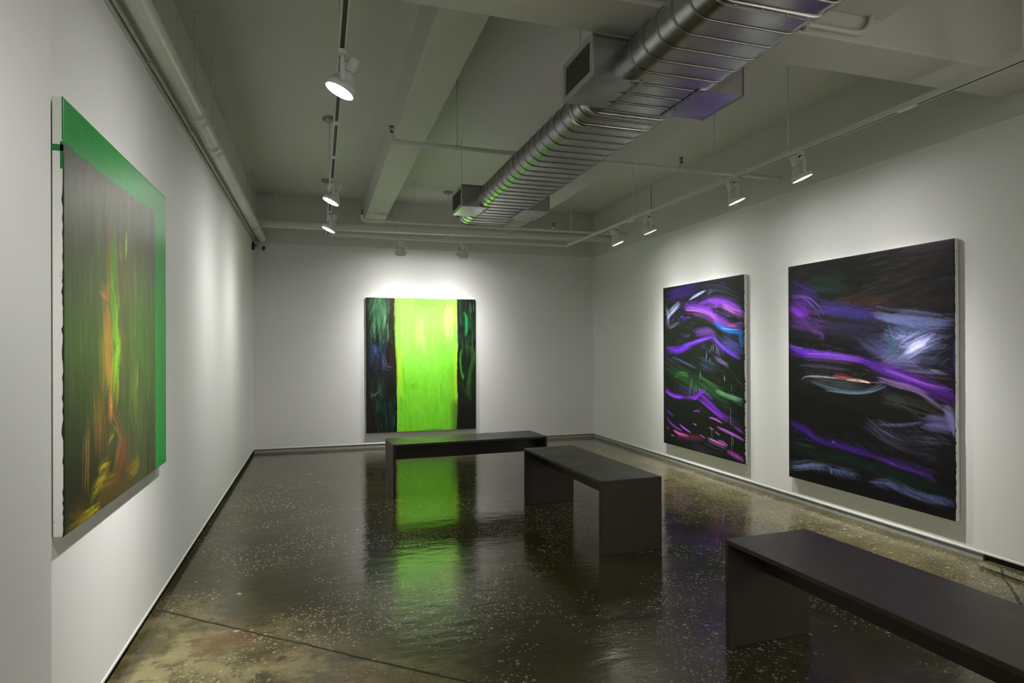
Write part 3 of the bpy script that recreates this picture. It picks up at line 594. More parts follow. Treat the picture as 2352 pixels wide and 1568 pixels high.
PAINT['P3'] = ([
('r',(46,40,38),.55,.012,(.003,-.059,.994,.256),190,.14,(1,-.12)),
('r',(64,60,60),.45,.005,(.335,-.038,.995,.166),70,.1,(1,-.12)),
('m',(50,40,50),.5,.008,.7,.8,[(.733,.025),(.872,.026),(.982,.025)],16,.016),
('m',(18,44,34),.5,.02,.6,.9,[(.154,.101),(.307,.113),(.436,.115)],18,.022),
('m',(44,28,22),.5,.016,.6,.9,[(.36,.176),(.556,.188),(.69,.196)],18,.018),
('m',(40,24,26),.45,.016,.6,.9,[(.794,.091),(.982,.067)],10,.02),
('r',(18,14,16),.5,.016,(.646,.139,.994,.283),50,.12,(1,-.1)),
('m',(52,26,110),.55,.016,.7,.9,[(.018,.086),(.125,.126),(.225,.168)],20,.022),
('m',(82,34,130),.55,.022,.6,.9,[(.01,.192),(.08,.223),(.168,.244)],20,.022),
('m',(112,44,190),.6,.014,.6,.9,[(.026,.202),(.08,.227),(.124,.247)],10,.012),
('m',(70,38,96),.5,.02,.6,.9,[(.018,.275),(.139,.288),(.252,.299)],18,.02),
('m',(84,48,120),.5,.008,.6,.8,[(.182,.307),(.245,.317),(.266,.334),(.245,.351)],10,.008),
('m',(96,84,160),.5,.003,.3,.5,[(.034,.156),(.124,.157),(.197,.193),(.253,.239),(.259,.261)],9,.012),
('m',(46,34,100),.55,.018,.7,.9,[(.239,.195),(.373,.219),(.497,.237),(.613,.258)],20,.014),
('m',(80,60,140),.4,.005,.6,.7,[(.197,.263),(.28,.279),(.359,.289)],10,.01),
('m',(34,34,58),.45,.02,.7,.9,[(.28,.3),(.484,.313),(.645,.34)],26,.03),
('m',(78,86,128),.55,.012,.7,.8,[(.596,.253),(.689,.271),(.792,.283),(.889,.294),(.994,.3)],26,.01),
('m',(70,78,116),.45,.02,.7,.9,[(.689,.31),(.812,.313),(.944,.331)],40,.03),
('m',(62,66,100),.45,.02,.7,.9,[(.623,.371),(.751,.409),(.907,.415)],36,.03),
('m',(50,54,84),.4,.02,.7,.9,[(.532,.354),(.645,.402),(.751,.447)],26,.03),
('m',(70,76,110),.5,.004,.5,.6,[(.601,.402),(.731,.379),(.851,.343)],30,.03),
('m',(34,74,80),.5,.006,.5,.7,[(.657,.294),(.678,.341),(.699,.409)],10,.012),
('m',(150,152,206),.6,.006,.6,.6,[(.756,.409),(.812,.379),(.879,.354)],32,.014),
('m',(186,186,232),.6,.006,.6,.6,[(.782,.402),(.822,.383),(.865,.369)],18,.008),
('m',(130,136,190),.5,.004,.5,.6,[(.731,.349),(.762,.357),(.782,.342)],20,.016),
('m',(110,112,160),.4,.004,.5,.6,[(.831,.387),(.889,.365),(.944,.359)],24,.02),
('m',(80,80,110),.5,.006,.6,.7,[(.645,.448),(.73,.439),(.831,.438)],20,.014),
('m',(70,70,84),.5,.008,.6,.8,[(.73,.469),(.85,.472),(.957,.476)],16,.008),
('m',(112,112,130),.5,.004,.5,.6,[(.879,.469),(.952,.474)],6,.003),
('p',(16,16,30),.7,[(.976,.303),(1.0,.304),(.998,.483),(.979,.47)],.02),
('s',(70,40,140),.6,.004,.3,.6,[(.994,.359),(.994,.47)]),
('s',(10,9,9),.8,.03,.2,.9,[(.018,.321),(.196,.36),(.372,.378),(.532,.402)]),
('m',(80,28,168),.65,.014,.5,.7,[(.002,.372),(.064,.395),(.167,.406),(.266,.414)],14,.007),
('m',(66,24,124),.55,.01,.85,.7,[(.167,.408),(.333,.42),(.496,.436),(.612,.465)],34,.008),
('m',(64,24,112),.5,.013,.85,.8,[(.555,.45),(.666,.479),(.791,.508),(.888,.53),(.992,.559)],44,.012),
('m',(54,20,92),.5,.012,.85,.8,[(.73,.499),(.85,.532),(.992,.573)],26,.014),
('m',(120,76,180),.5,.003,.3,.5,[(.124,.417),(.252,.414),(.384,.424),(.52,.435)],12,.006),
('m',(110,66,150),.45,.003,.3,.5,[(.138,.431),(.279,.438),(.435,.444),(.508,.444)],10,.008),
('m',(130,80,180),.55,.003,.3,.5,[(.645,.472),(.771,.502),(.869,.523),(.983,.536)],7,.004),
('s',(100,110,220),.6,.005,.3,.6,[(.018,.372),(.064,.384),(.124,.388)]),
('m',(56,48,70),.45,.006,.6,.7,[(.094,.463),(.252,.468),(.435,.477)],16,.014),
('m',(112,90,130),.5,.007,.6,.7,[(.611,.515),(.709,.534),(.791,.545),(.869,.567)],14,.006),
('m',(100,90,124),.5,.006,.6,.7,[(.83,.554),(.897,.586),(.944,.611)],12,.005),
('m',(80,80,92),.4,.003,.5,.6,[(.123,.511),(.306,.531),(.483,.532)],20,.012),
('s',(176,184,184),.75,.006,.3,.6,[(.105,.533),(.138,.519),(.238,.515),(.358,.519)]),
('s',(150,160,160),.6,.005,.4,.6,[(.238,.515),(.371,.519),(.507,.527),(.644,.526)]),
('m',(150,46,46),.6,.005,.4,.6,[(.332,.506),(.397,.511),(.447,.517)],6,.005),
('m',(214,184,160),.65,.005,.4,.6,[(.422,.522),(.495,.522),(.566,.529)],7,.004),
('m',(150,80,60),.5,.006,.4,.6,[(.459,.517),(.507,.531)],5,.006),
('m',(70,92,112),.5,.003,.3,.5,[(.195,.544),(.305,.565),(.434,.574),(.554,.565),(.644,.532)],14,.008),
('m',(96,120,140),.5,.003,.3,.5,[(.279,.575),(.459,.578),(.577,.564),(.655,.537)],6,.004),
('m',(50,70,70),.4,.008,.6,.8,[(.305,.54),(.434,.547),(.531,.546)],12,.01),
('s',(8,8,9),.85,.05,.1,.9,[(.032,.615),(.237,.647),(.458,.664),(.599,.684)]),
('s',(8,8,9),.8,.05,.1,.9,[(.264,.731),(.458,.729),(.599,.762)]),
('m',(54,54,32),.5,.004,.5,.6,[(.644,.587),(.75,.6),(.849,.615),(.933,.628)],22,.014),
('m',(40,50,60),.45,.006,.5,.7,[(.644,.572),(.729,.597),(.81,.636),(.834,.663)],10,.012),
('s',(8,8,10),.85,.008,.1,.5,[(.729,.601),(.83,.62),(.942,.634)]),
('m',(112,104,156),.55,.016,.6,.8,[(.952,.604),(.978,.623),(.994,.69)],16,.014),
('m',(86,84,130),.5,.014,.6,.8,[(.849,.662),(.924,.662),(.991,.67)],20,.016),
('m',(74,76,110),.5,.006,.6,.7,[(.621,.694),(.729,.686),(.849,.665)],12,.006),
('m',(64,66,96),.5,.004,.5,.6,[(.542,.689),(.599,.723),(.686,.745),(.779,.764)],20,.014),
('m',(70,66,84),.45,.004,.5,.6,[(.79,.733),(.877,.731),(.951,.726)],16,.018),
('m',(58,56,70),.45,.006,.5,.7,[(.809,.782),(.923,.771)],10,.014),
('m',(40,36,50),.4,.01,.6,.8,[(.643,.742),(.789,.77),(.941,.794)],14,.03),
('m',(58,24,126),.55,.01,.85,.8,[(.009,.741),(.108,.759),(.195,.79),(.278,.807)],24,.01),
('m',(60,22,128),.55,.007,.85,.7,[(.25,.806),(.383,.811),(.494,.818),(.587,.826)],22,.007),
('m',(58,24,110),.55,.008,.6,.7,[(.576,.824),(.686,.84),(.789,.851),(.895,.86)],16,.007),
('m',(110,84,120),.5,.008,.4,.7,[(.318,.798),(.354,.8)],3,.002),
('m',(96,64,110),.5,.01,.4,.7,[(.675,.841),(.712,.844)],3,.003),
('r',(46,42,60),.35,.005,(.553,.672,.99,.801),120,.09,(1,.3)),
('r',(40,36,46),.35,.006,(.017,.451,.644,.572),60,.12,(1,.1)),
('r',(44,30,84),.35,.008,(.018,.165,.645,.34),50,.1,(1,.1)),
('m',(84,60,90),.5,.012,.4,.7,[(.857,.866),(.909,.872)],3,.003),
('s',(14,34,24),.8,.05,.4,.9,[(.008,.856),(.222,.865),(.433,.863),(.598,.872)]),
('s',(10,30,22),.8,.045,.4,.9,[(.494,.871),(.664,.877),(.847,.9),(.989,.904)]),
('m',(50,74,56),.45,.004,.5,.6,[(.016,.837),(.122,.838),(.222,.839)],10,.014),
('m',(110,132,176),.55,.006,.9,.7,[(.003,.949),(.077,.94),(.165,.921),(.291,.906)],30,.012),
('r',(110,132,186),.5,.004,(.008,.919,.33,.934),30,.03,(.25,1)),
('m',(84,100,160),.5,.006,.9,.7,[(.29,.916),(.382,.921),(.493,.915)],24,.01),
('m',(84,98,150),.5,.006,.9,.7,[(.575,.926),(.664,.915),(.727,.924),(.788,.932)],24,.01),
('m',(72,84,132),.5,.006,.9,.7,[(.748,.932),(.847,.942),(.922,.941),(.989,.938)],28,.01),
('r',(72,84,130),.4,.004,(.598,.926,.847,.936),30,.03,(.3,1)),
('s',(8,8,12),.9,.04,.1,.7,[(.016,.988),(.222,.97),(.457,.965),(.642,.973),(.828,.983),(.976,.982)]),
('r',(20,20,40),.4,.008,(.016,.969,.976,1.002),40,.05,(.3,1)),
('s',(40,40,150),.5,.004,.4,.6,[(.642,.996),(.727,.995)]),
('r',(120,60,180),.55,.0022,(.034,.202,.252,.334),40,.06,(1,.35)),
('r',(84,70,150),.55,.0022,(.267,.196,.624,.27),40,.06,(1,.15)),
('r',(120,130,170),.55,.0022,(.624,.27,.989,.345),60,.06,(1,.1)),
('r',(110,116,160),.55,.0022,(.645,.34,.962,.443),90,.06,(1,-.5)),
('r',(130,80,220),.55,.0022,(.018,.377,.52,.443),50,.06,(1,.15)),
('r',(120,60,180),.55,.0022,(.52,.443,.992,.553),90,.06,(1,.42)),
('r',(80,76,60),.55,.0022,(.644,.572,.978,.623),50,.06,(1,.3)),
('r',(96,96,130),.55,.0022,(.542,.681,.977,.733),80,.06,(1,.35)),
('r',(96,50,180),.55,.0022,(.032,.753,.576,.82),60,.06,(1,.4)),
('r',(90,40,150),.55,.0022,(.576,.82,.904,.87),40,.06,(1,.4)),
('r',(60,52,54),.55,.0022,(.019,-.057,.99,.235),120,.06,(1,-.14)),
('r',(130,150,200),.55,.0022,(.016,.921,.505,.933),60,.06,(.6,.5)),
('r',(104,118,170),.55,.0022,(.575,.93,.985,.946),60,.06,(1,.35)),
('r',(26,60,44),.55,.0022,(.047,.824,.976,.899),70,.06,(1,.35)),
('r',(90,96,110),.55,.0022,(.079,.459,.687,.57),50,.06,(1,.15))], (14, 12, 14), 330, 410, 13)
PAINT['PL'] = ([
('p',(82,80,70),1,[(-.1,-.1),(1.1,-.1),(1.1,.3),(-.1,.3)],.22),  # grey-brown top, with some of the lamp glare painted into the colour
('r',(92,96,74),.45,.018,(0,.1,.92,.4),160,.2,(.02,1)),
('r',(70,66,56),.45,.014,(0,.1,.92,.5),120,.2,(.02,1)),
('r',(140,140,124),.3,.007,(.1,.14,.9,.32),50,.1,(.04,1)),
('r',(66,88,42),.5,.014,(0,.35,.9,.8),300,.26,(.01,1)),
('r',(50,70,34),.5,.014,(0,.4,.9,.9),200,.26,(.01,1)),
('r',(40,44,22),.6,.016,(0,.66,.9,1.02),220,.22,(.01,1)),
('p',(26,26,13),.75,[(-.1,.72),(.3,.76),(.42,1.1),(-.1,1.1)],.16),
('r',(98,62,36),.5,.008,(.36,.3,.55,.62),60,.2,(.01,1)),
('r',(66,46,26),.5,.012,(.84,.5,.91,1.0),60,.24,(.0,1)),
('r',(84,118,40),.5,.007,(.56,.3,.84,.75),120,.14,(.01,1)),
('r',(92,66,34),.35,.012,(.1,.4,.8,.95),70,.2,(.01,1)),
('r',(72,108,34),.35,.009,(.02,.3,.36,.75),110,.22,(.01,1)),
('r',(58,96,36),.4,.014,(.5,.3,.82,.8),110,.22,(.01,1)),
('m',(110,70,38),.5,.018,.7,.9,[(.332,.232),(.324,.312),(.316,.428)],20,.014),
('m',(150,96,52),.5,.014,.7,.9,[(.261,.419),(.295,.425),(.32,.432)],16,.012),
('m',(200,110,60),.6,.008,.6,.8,[(.309,.392),(.317,.419),(.314,.451)],6,.008),
('m',(128,96,44),.55,.02,.7,.9,[(.294,.448),(.315,.497),(.328,.57)],30,.018),
('m',(140,104,42),.6,.022,.7,.9,[(.3,.504),(.314,.564),(.329,.625),(.341,.68)],36,.018),
('m',(130,96,36),.5,.012,.7,.9,[(.255,.546),(.276,.62),(.264,.687)],20,.02),
('m',(156,190,50),.6,.004,.3,.6,[(.492,.222),(.488,.268),(.479,.3)],7,.004),
('m',(110,150,40),.5,.006,.4,.7,[(.43,.248),(.422,.303)],8,.01),
('m',(72,120,30),.55,.018,.7,.9,[(.346,.262),(.353,.336),(.367,.391)],26,.02),
('m',(96,150,34),.5,.012,.9,.8,[(.338,.38),(.359,.429),(.381,.494),(.372,.57)],28,.018),
('m',(118,172,40),.45,.004,.9,.7,[(.397,.397),(.409,.444),(.384,.503),(.395,.56)],26,.014),
('m',(104,160,34),.5,.012,.9,.8,[(.373,.516),(.397,.571),(.384,.627),(.373,.689),(.368,.712)],26,.016),
('m',(126,180,44),.45,.004,.5,.7,[(.385,.524),(.417,.567),(.378,.611),(.396,.655)],20,.012),
('m',(120,120,30),.5,.01,.5,.7,[(.384,.642),(.396,.682),(.383,.729)],10,.012),
('m',(40,62,52),.5,.03,.6,.9,[(.477,.435),(.459,.51)],10,.012),
('m',(176,92,38),.65,.012,.6,.8,[(.334,.695),(.338,.733),(.333,.771)],14,.008),
('m',(230,120,70),.6,.006,.4,.7,[(.341,.714),(.343,.736)],5,.004),
('m',(140,120,40),.55,.005,.4,.6,[(.611,.632),(.604,.667),(.604,.702)],8,.006),
('m',(112,120,36),.5,.006,.4,.7,[(.549,.648),(.533,.715),(.562,.795)],14,.03),
('m',(140,92,32),.55,.007,.5,.7,[(.232,.692),(.242,.755),(.252,.836)],30,.03),
('m',(86,54,24),.5,.01,.6,.8,[(.309,.769),(.303,.814),(.285,.864)],26,.03),
('m',(116,64,28),.55,.012,.6,.8,[(.447,.824),(.426,.87),(.393,.92)],26,.02),
('m',(100,48,26),.5,.016,.6,.9,[(.488,.837),(.473,.893),(.432,.943)],22,.02),
('m',(150,84,30),.5,.005,.4,.6,[(.357,.758),(.395,.782),(.433,.814)],12,.014),
('m',(150,130,36),.6,.004,.3,.5,[(.32,.831),(.344,.819),(.371,.81)],6,.006),
('m',(190,166,26),.75,.005,.75,.6,[(.24,.893),(.268,.885),(.322,.884)],10,.0063),
('m',(130,104,26),.6,.005,.75,.7,[(.24,.918),(.284,.904),(.331,.894)],21,.0126),
('m',(160,150,24),.6,.006,.75,.6,[(.229,.931),(.251,.92),(.284,.914)],18,.0105),
('m',(146,142,24),.6,.0045,.85,.7,[(.179,.956),(.197,.942),(.24,.933),(.284,.919)],28,.0147),
('m',(160,130,22),.55,.004,.75,.7,[(.24,.944),(.284,.938),(.355,.944),(.412,.939)],21,.0126),
('m',(120,94,20),.5,.008,.85,.8,[(.218,.961),(.273,.954),(.38,.953)],32,.0168),
('m',(136,116,22),.6,.007,.85,.8,[(.486,.953),(.544,.951),(.614,.942)],21,.0147),
('m',(90,76,24),.5,.007,.85,.8,[(.501,.947),(.59,.951),(.622,.938)],21,.0126),
('m',(72,52,20),.6,.03,.7,.9,[(.239,.976),(.354,.979),(.544,.981)],20,.02),
('m',(196,170,20),.7,.004,.75,.6,[(.09,.993),(.147,.993),(.207,.994),(.239,.991)],18,.0084),
('m',(120,100,20),.6,.006,.85,.8,[(.021,.994),(.082,.99),(.176,.99)],25,.0147),
('m',(96,66,20),.6,.007,.85,.8,[(.038,.954),(.082,.971),(.147,.976)],25,.0147),
('m',(110,110,84),.5,.006,.5,.7,[(.607,.901),(.594,.921)],8,.008),
('m',(170,120,40),.5,.004,.4,.6,[(.159,.76),(.153,.843),(.147,.938)],14,.02),
('p',(16,18,10),.9,[(-.1,.12),(.006,.12),(.006,1.1),(-.1,1.1)],.006),
('p',(6,132,50),1,[(-.1,-.1),(1.1,-.1),(1.1,1.1),(.833,1.1),(.833,.092),(.5,.098),(.25,.105),(-.1,.104)],.003),
('r',(14,150,60),.4,.012,(.845,.1,1.0,1.0),60,.2,(0,1)),  # right border lighter: stronger lamp light painted into the green
('r',(4,112,40),.4,.012,(0,0,1,.085),60,.16,(1,0))], (60, 66, 36), 280, 460, 14)  # top border darker: weaker light painted into the green
GAIN = {'P1': .88, 'PL': 1.35, 'P2': 1.3, 'P3': 1.35}


def painting(key, label, W, H, gain, rough, bs, matrix, depth, gap, spec=.5):
    ops, bg, nw, nh, seed = PAINT[key]
    img = paint(nw, nh, W / H, bg, ops, seed) / 255.
    lin = np.where(img < .04045, img / 12.92, ((img + .055) / 1.055) ** 2.4) * gain
    lin = np.clip(lin, .001, .93)
    t = thing('abstract_painting', label, 'painting', group='large abstract paintings on the gallery walls'); t.matrix_world = matrix
    # local: x right, z up, front at y = -(gap + depth); origin at the lower left corner on the wall
    b = MB().box(0, W, -(gap + depth) + .0015, -gap, 0, H)
    b.obj('canvas_edge', M_CANVAS, t, bevel=.002)
    xs = np.linspace(0, W, nw); zs = np.linspace(H, 0, nh)
    X, Z = np.meshgrid(xs, zs)
    Y = np.full(X.shape, -(gap + depth))
    e = np.minimum(np.minimum(X, W - X), np.minimum(Z, H - Z)); Y += np.clip(.003 - e, 0, .003) * .5
    co = np.stack([X, Y, Z], -1).reshape(-1, 3)
    idx = np.arange(nw * nh).reshape(nh, nw)
    q = np.stack([idx[:-1, :-1], idx[1:, :-1], idx[1:, 1:], idx[:-1, 1:]], -1).reshape(-1, 4)
    me = bpy.data.meshes.new('painted_front'); me.vertices.add(len(co)); me.vertices.foreach_set('co', co.ravel())
    me.loops.add(q.size); me.loops.foreach_set('vertex_index', q.ravel().astype(np.int32))
    me.polygons.add(len(q)); me.polygons.foreach_set('loop_start', np.arange(0, q.size, 4, dtype=np.int32))
    me.polygons.foreach_set('loop_total', np.full(len(q), 4, dtype=np.int32)); me.update(); me.validate()
    at = me.color_attributes.new('paint', 'FLOAT_COLOR', 'POINT')
    at.data.foreach_set('color', np.concatenate([lin.reshape(-1, 3), np.ones((nw * nh, 1))], 1).ravel())
    me.materials.append(oilpaint('oil_paint_' + label.split()[0], rough, bs, spec))
    me.polygons.foreach_set('use_smooth', [True] * len(q))
    o = bpy.data.objects.new('painted_front', me); COL.objects.link(o); o.parent = t
    return t, o
def Mx(loc, xdir):
    x = Vector(xdir); z = Vector((0, 0, 1)); y = z.cross(x)
    m = Matrix(((x.x, y.x, 0), (x.y, y.y, 0), (x.z, y.z, 1))).to_4x4(); m.translation = loc; return m
tP1, _ = painting('P1', 'lime green abstract painting with dark side bands, on the back wall', 1.514, 1.8253, GAIN['P1'], .36, .16,
         Mx((.600, YB, .2003), (1, 0, 0)), .035, .006)
tPL, _ = painting('PL', 'dark brown and green streaked painting with bright green border, on the left wall', 1.361, 1.3754, GAIN['PL'], .34, .16,
         Mx((XL, 2.2677, .7509), (0, 1, 0)), .030, .011, .38)
tP2, _ = painting('P2', 'smaller-looking purple, pink and green abstract painting, farther one on the right wall', 1.469, 1.8306, GAIN['P2'], .42, .5,
         Mx((XR, 6.5105, .2103), (0, -1, 0)), .036, .006, .25)
tP3, _ = painting('P3', 'large black and violet abstract painting, nearer one on the right wall', 1.4834, 1.8223, GAIN['P3'], .42, .5,
         Mx((XR, 4.4520, .2122), (0, -1, 0)), .036, .006, .25)
# paint that ran over the tacking edges
dr = MB()
for (z0, z1, y1) in ((1.205, 1.225, .031), (1.15, 1.235, .008), (1.24, 1.375, .003)):
    dr.box(-.0012, .002, -.0405, -.0405 + y1 * .95, z0, z1)
M_GREENP = plain('green_paint_run', (.006, .20, .05), .4); M_BLACKP = plain('black_paint_run', (.012, .011, .011), .4)
dr.obj('paint_drip', M_GREENP, tPL)
rnd = random.Random(4)
def ragged(t, W, H, z0, z1, front, mx=.008, side=1, step=.018):
    d = MB(); x = W if side > 0 else 0; z = z0; vs = []; k = 0
    while z < z1: vs.append((z, mx * (.12 + .88 * rnd.random() ** 3))); z += step * (.5 + rnd.random())
    vs.append((z1, .001)); pts = []
    for z, q in vs: pts += [(x + side * .0011, front - .0004, z), (x + side * .0011, front + q, z)]
    d.add(pts, [(2 * i, 2 * i + 1, 2 * i + 3, 2 * i + 2) for i in range(len(vs) - 1)])
    d.obj('painted_edge', M_BLACKP, t)
ragged(tP3, 1.4834, 1.8223, .05, .6, -.042, .012); ragged(tP3, 1.4834, 1.8223, .75, 1.75, -.042, .006)
ragged(tP2, 1.469, 1.8306, 0, .9, -.042, .020); ragged(tP2, 1.469, 1.8306, 1.0, 1.8, -.042, .008)
ragged(tPL, 1.361, 1.3754, .0, 1.2, -.041, .006, -1)

# ------------------------------------------------------------------ track lighting
def rail(t, a, b):
    """a, b: end points on the track underside; runs along x or y"""
    a = Vector(a); b = Vector(b); d = (b - a).normalized(); n = Vector((-d.y, d.x, 0)); z = a.z
    def bar(o0, o1, z0, z1, name, m):
        mb = MB(); vs = []
        for zz in (z0, z1):
            for p in (a, b):
                for o in (o0, o1): vs.append(p + n * o + Vector((0, 0, zz)))
        mb.add(vs, [(0, 1, 3, 2), (4, 6, 7, 5), (0, 4, 5, 1), (2, 3, 7, 6), (0, 2, 6, 4), (1, 5, 7, 3)])
        return mb.obj(name, m, t)
    bar(-.0175, -.0095, 0, .030, 'rail_side', M_WMETAL); bar(.0095, .0175, 0, .030, 'rail_side', M_WMETAL)
    bar(-.0175, .0175, .030, .034, 'rail_top', M_WMETAL); bar(-.0094, .0094, .0008, .030, 'conductor_slot', M_SLOT)
def joiner(t, p, d, L=.07):
    p = Vector(p); mb = MB()
    hx, hy = (.0185, L) if abs(d[1]) > .5 else (L, .0185)
    mb.box(p.x - hx, p.x + hx, p.y - hy, p.y + hy, ZT - .002, ZT + .0345); mb.obj('joiner', M_WMETAL, t, bevel=.001)
def stem(t, x, y, d, r=.0055, can=True):
    st = MB().tube([(x, y, ZT + .045), (x, y, ZC - .004)], r, 10).obj('stem', M_WMETAL, t)
    if can: MB().lathe([(.001, ZC - .028), (.045, ZC - .026), (.058, ZC - .020), (.060, ZC + .001)], 28, Matrix.Translation((x, y, 0))).obj('canopy', M_GREYM, st)
    hx, hy = (.02, .045) if abs(d[1]) > .5 else (.045, .02)
    MB().box(x - hx, x + hx, y - hy, y + hy, ZT + .0345, ZT + .052).obj('clip', M_WMETAL, st, bevel=.006)
TXL, TXR, TY = .104, 3.22, 7.83
tl = thing('lighting_track', 'white ceiling-hung lighting track running along the left side of the room', 'light track', group='ceiling lighting tracks')
rail(tl, (TXL, -3.5, ZT), (TXL, TY - .0185, ZT))
for y in (5.63, 7.69, 3.2, .8, -1.6): stem(tl, TXL - .012 if y > 5 else TXL, y, (0, 1))
for y in (3.9, 4.6, 1.4): joiner(tl, (TXL, y, ZT), (0, 1), .035)
tb = thing('lighting_track', 'white ceiling-hung lighting track crossing in front of the back wall', 'light track', group='ceiling lighting tracks')
rail(tb, (TXL - .0185, TY, ZT), (TXR + .0185, TY, ZT)); stem(tb, 1.585, TY, (1, 0))
tr = thing('lighting_track', 'white ceiling-hung lighting track running along the right side of the room', 'light track', group='ceiling lighting tracks')
rail(tr, (TXR, -3.5, ZT), (TXR, TY - .0185, ZT))
for y in (2.107, 3.663, 5.98, 7.70, .3, -1.8): stem(tr, TXR, y, (0, 1), .0062, False)
for y in (2.72, 6.02): joiner(tr, (TXR, y, ZT), (0, 1), .06)

def beam_profile(ld, core, sig, spill, sig2):
    """reflector lamp: candela falls off with the angle from the axis as a narrow core plus a broad spill"""
    ld.use_nodes = True; n = ld.node_tree.nodes; l = ld.node_tree.links; em = n['Emission']
    tc = n.new('ShaderNodeTexCoord'); sp = n.new('ShaderNodeSeparateXYZ'); l.new(tc.outputs['Normal'], sp.inputs[0])
    def mm(op, a, b=0):
        k = n.new('ShaderNodeMath'); k.operation = op
        for q, v in ((0, a), (1, b)):
            if isinstance(v, bpy.types.NodeSocket): l.new(v, k.inputs[q])
            else: k.inputs[q].default_value = v
        return k.outputs[0]
    th = mm('ARCCOSINE', mm('MINIMUM', mm('ABSOLUTE', sp.outputs[2]), 1.0)); t2 = mm('MULTIPLY', th, th)
    def g(A, s): return mm('MULTIPLY', mm('EXPONENT', mm('MULTIPLY', t2, -1 / R(s) ** 2)), A)
    l.new(mm('ADD', g(core, sig), g(spill, sig2)), em.inputs['Strength'])
def spotlight(label, base, aim, lit=True, power=1.0, group=None, yaw=None, drop=.160, light=True, beam=BEAM):
    """track head: adapter clipped in the track at 'base', U yoke, lamp cup aimed at the world point 'aim'"""
    base = Vector(base); piv = base + Vector((0, 0, -drop)); d = (Vector(aim) - piv); az = math.atan2(d.y, d.x) if yaw is None else yaw
    t = thing('track_spotlight', label, 'spotlight', base, az, 'white spotlights hanging from the lighting tracks')
    dl = d.normalized(); tilt = math.asin(-dl.z)
    ad = MB().box(-.017, .017, -.030, .030, -.026, -.0006).obj('adapter', M_WMETAL, t, bevel=.002)
    MB().lathe([(.001, -.040), (.012, -.040), (.013, -.026)], 16).obj('swivel', M_BLACK, t)
    yk = MB(); w = .074; th = .0016; top = -.041
    P = [(-w, -drop - .012)] + [(-w, top - .024)] + [(-w + .024 * (1 - math.cos(a)), top - .024 + .024 * math.sin(a)) for a in (R(30), R(60), R(90))]
    P = P + [(-y_, z_) for y_, z_ in P[::-1]]
    for i in range(len(P) - 1):
        (y0, z0), (y1, z1) = P[i], P[i + 1]; L = math.hypot(y1 - y0, z1 - z0); ny, nz = -(z1 - z0) / L * th, (y1 - y0) / L * th
        vs = [(sx * .009, y + sg * ny, z + sg * nz) for sx in (-1, 1) for (y, z) in ((y0, z0), (y1, z1)) for sg in (-1, 1)]
        yk.add(vs, [(0, 1, 3, 2), (4, 6, 7, 5), (0, 4, 5, 1), (2, 3, 7, 6), (0, 2, 6, 4), (1, 5, 7, 3)])
    yk.obj('yoke', M_WMETAL, t)
    # lamp cup, local axis: opening along +z' which is turned to the aim
    Rm = Matrix.Translation((0, 0, -drop)) @ Matrix.Rotation(math.pi / 2 + tilt, 4, 'Y')
    body = MB().lathe([(.066, .030), (.069, .030), (.0695, .002), (.0665, -.001), (.062, -.004), (.050, -.028), (.037, -.050), (.031, -.062), (.030, -.066), (.012, -.0665), (.001, -.0665)], 36, Rm)
    body.lathe([(.066, .030), (.0655, .006)], 36, Rm)
    body.obj('lamp_bell', M_WMETAL, t)
    MB().lathe([(.0265, -.062), (.0275, -.068), (.0275, -.132), (.0255, -.139), (.001, -.139)], 28, Rm).obj('socket_cup', M_WMETAL, t)
    MB().lathe([(.0305, -.0615), (.032, -.064), (.0290, -.0672)], 28, Rm).obj('retaining_ring', M_STEEL, t)
    for s in (-1, 1): MB().tube([(0, s * .068, -drop), (0, s * .082, -drop)], .008, 12).obj('pivot_knob', M_WMETAL, t)
    c0 = Vector((0, .006, -.040)); c1 = Rm @ Vector((.02, .012, -.10)); cm = (c0 + c1) / 2 + Vector((.030, .022, .012))
    pts = [c0 * (1 - u) ** 2 + cm * 2 * u * (1 - u) + c1 * u * u for u in [i / 8 for i in range(9)]]
    MB().tube(pts, .0022, 8).obj('lamp_cord', M_GREYM, t)
    le = MB().lathe([(.001, .017), (.030, .0165), (.058, .012), (.0652, .007)], 36, Rm); le.obj('lamp_lens', M_LENS, t)
    if light:
        ld = bpy.data.lights.new('lamp_light', 'SPOT'); ld.energy = 4 * math.pi * power; ld.color = LAMP_COL
        ld.spot_size = R(174); ld.spot_blend = .35; ld.shadow_soft_size = .035; beam_profile(ld, *beam)
        lo = bpy.data.objects.new('lamp_light', ld); COL.objects.link(lo)
        lo.parent = t
        lo.matrix_local = Rm @ Matrix.Translation((0, 0, .036)) @ Matrix.Rotation(math.pi, 4, 'X')
    return t
G1 = 'lit track spotlights along the left track'
G2 = 'lit track spotlights along the right track'
PW = .98
LEFT1 = (21.0, 18.0, 2.5, 55.0)
RNEAR = (25.0, 18.0, 2.0, 52.0)
RFAR = (24.0, 21.0, 2.2, 52.0)
SOFT = (7.0, 30.0, 2.7, 58.0)
WIDE = (13.0, 28.0, 2.1, 60.0)
spotlight('large-looking lit white spotlight, nearest on the left track', (TXL, 2.944, ZT), (XL, 2.95, .45), power=PW, beam=LEFT1)
spotlight('lit white spotlight, middle one of the three on the left track', (TXL, 5.182, ZT), (XL, 5.1, .55), power=PW*.8, beam=SOFT)
spotlight('lit white spotlight, farthest of the three on the left track', (TXL, 6.411, ZT), (XL, 6.35, .55), power=PW*.8, beam=SOFT)
spotlight('lit white spotlight on the right track, nearest one', (TXR, 3.543, ZT), (XR, 3.22, 0.60), power=PW*.75, beam=RNEAR)
spotlight('lit white spotlight on the right track, second nearest, before the pipe end', (TXR, 4.256, ZT), (XR, 3.95, 0.60), power=PW*.75, beam=RNEAR)
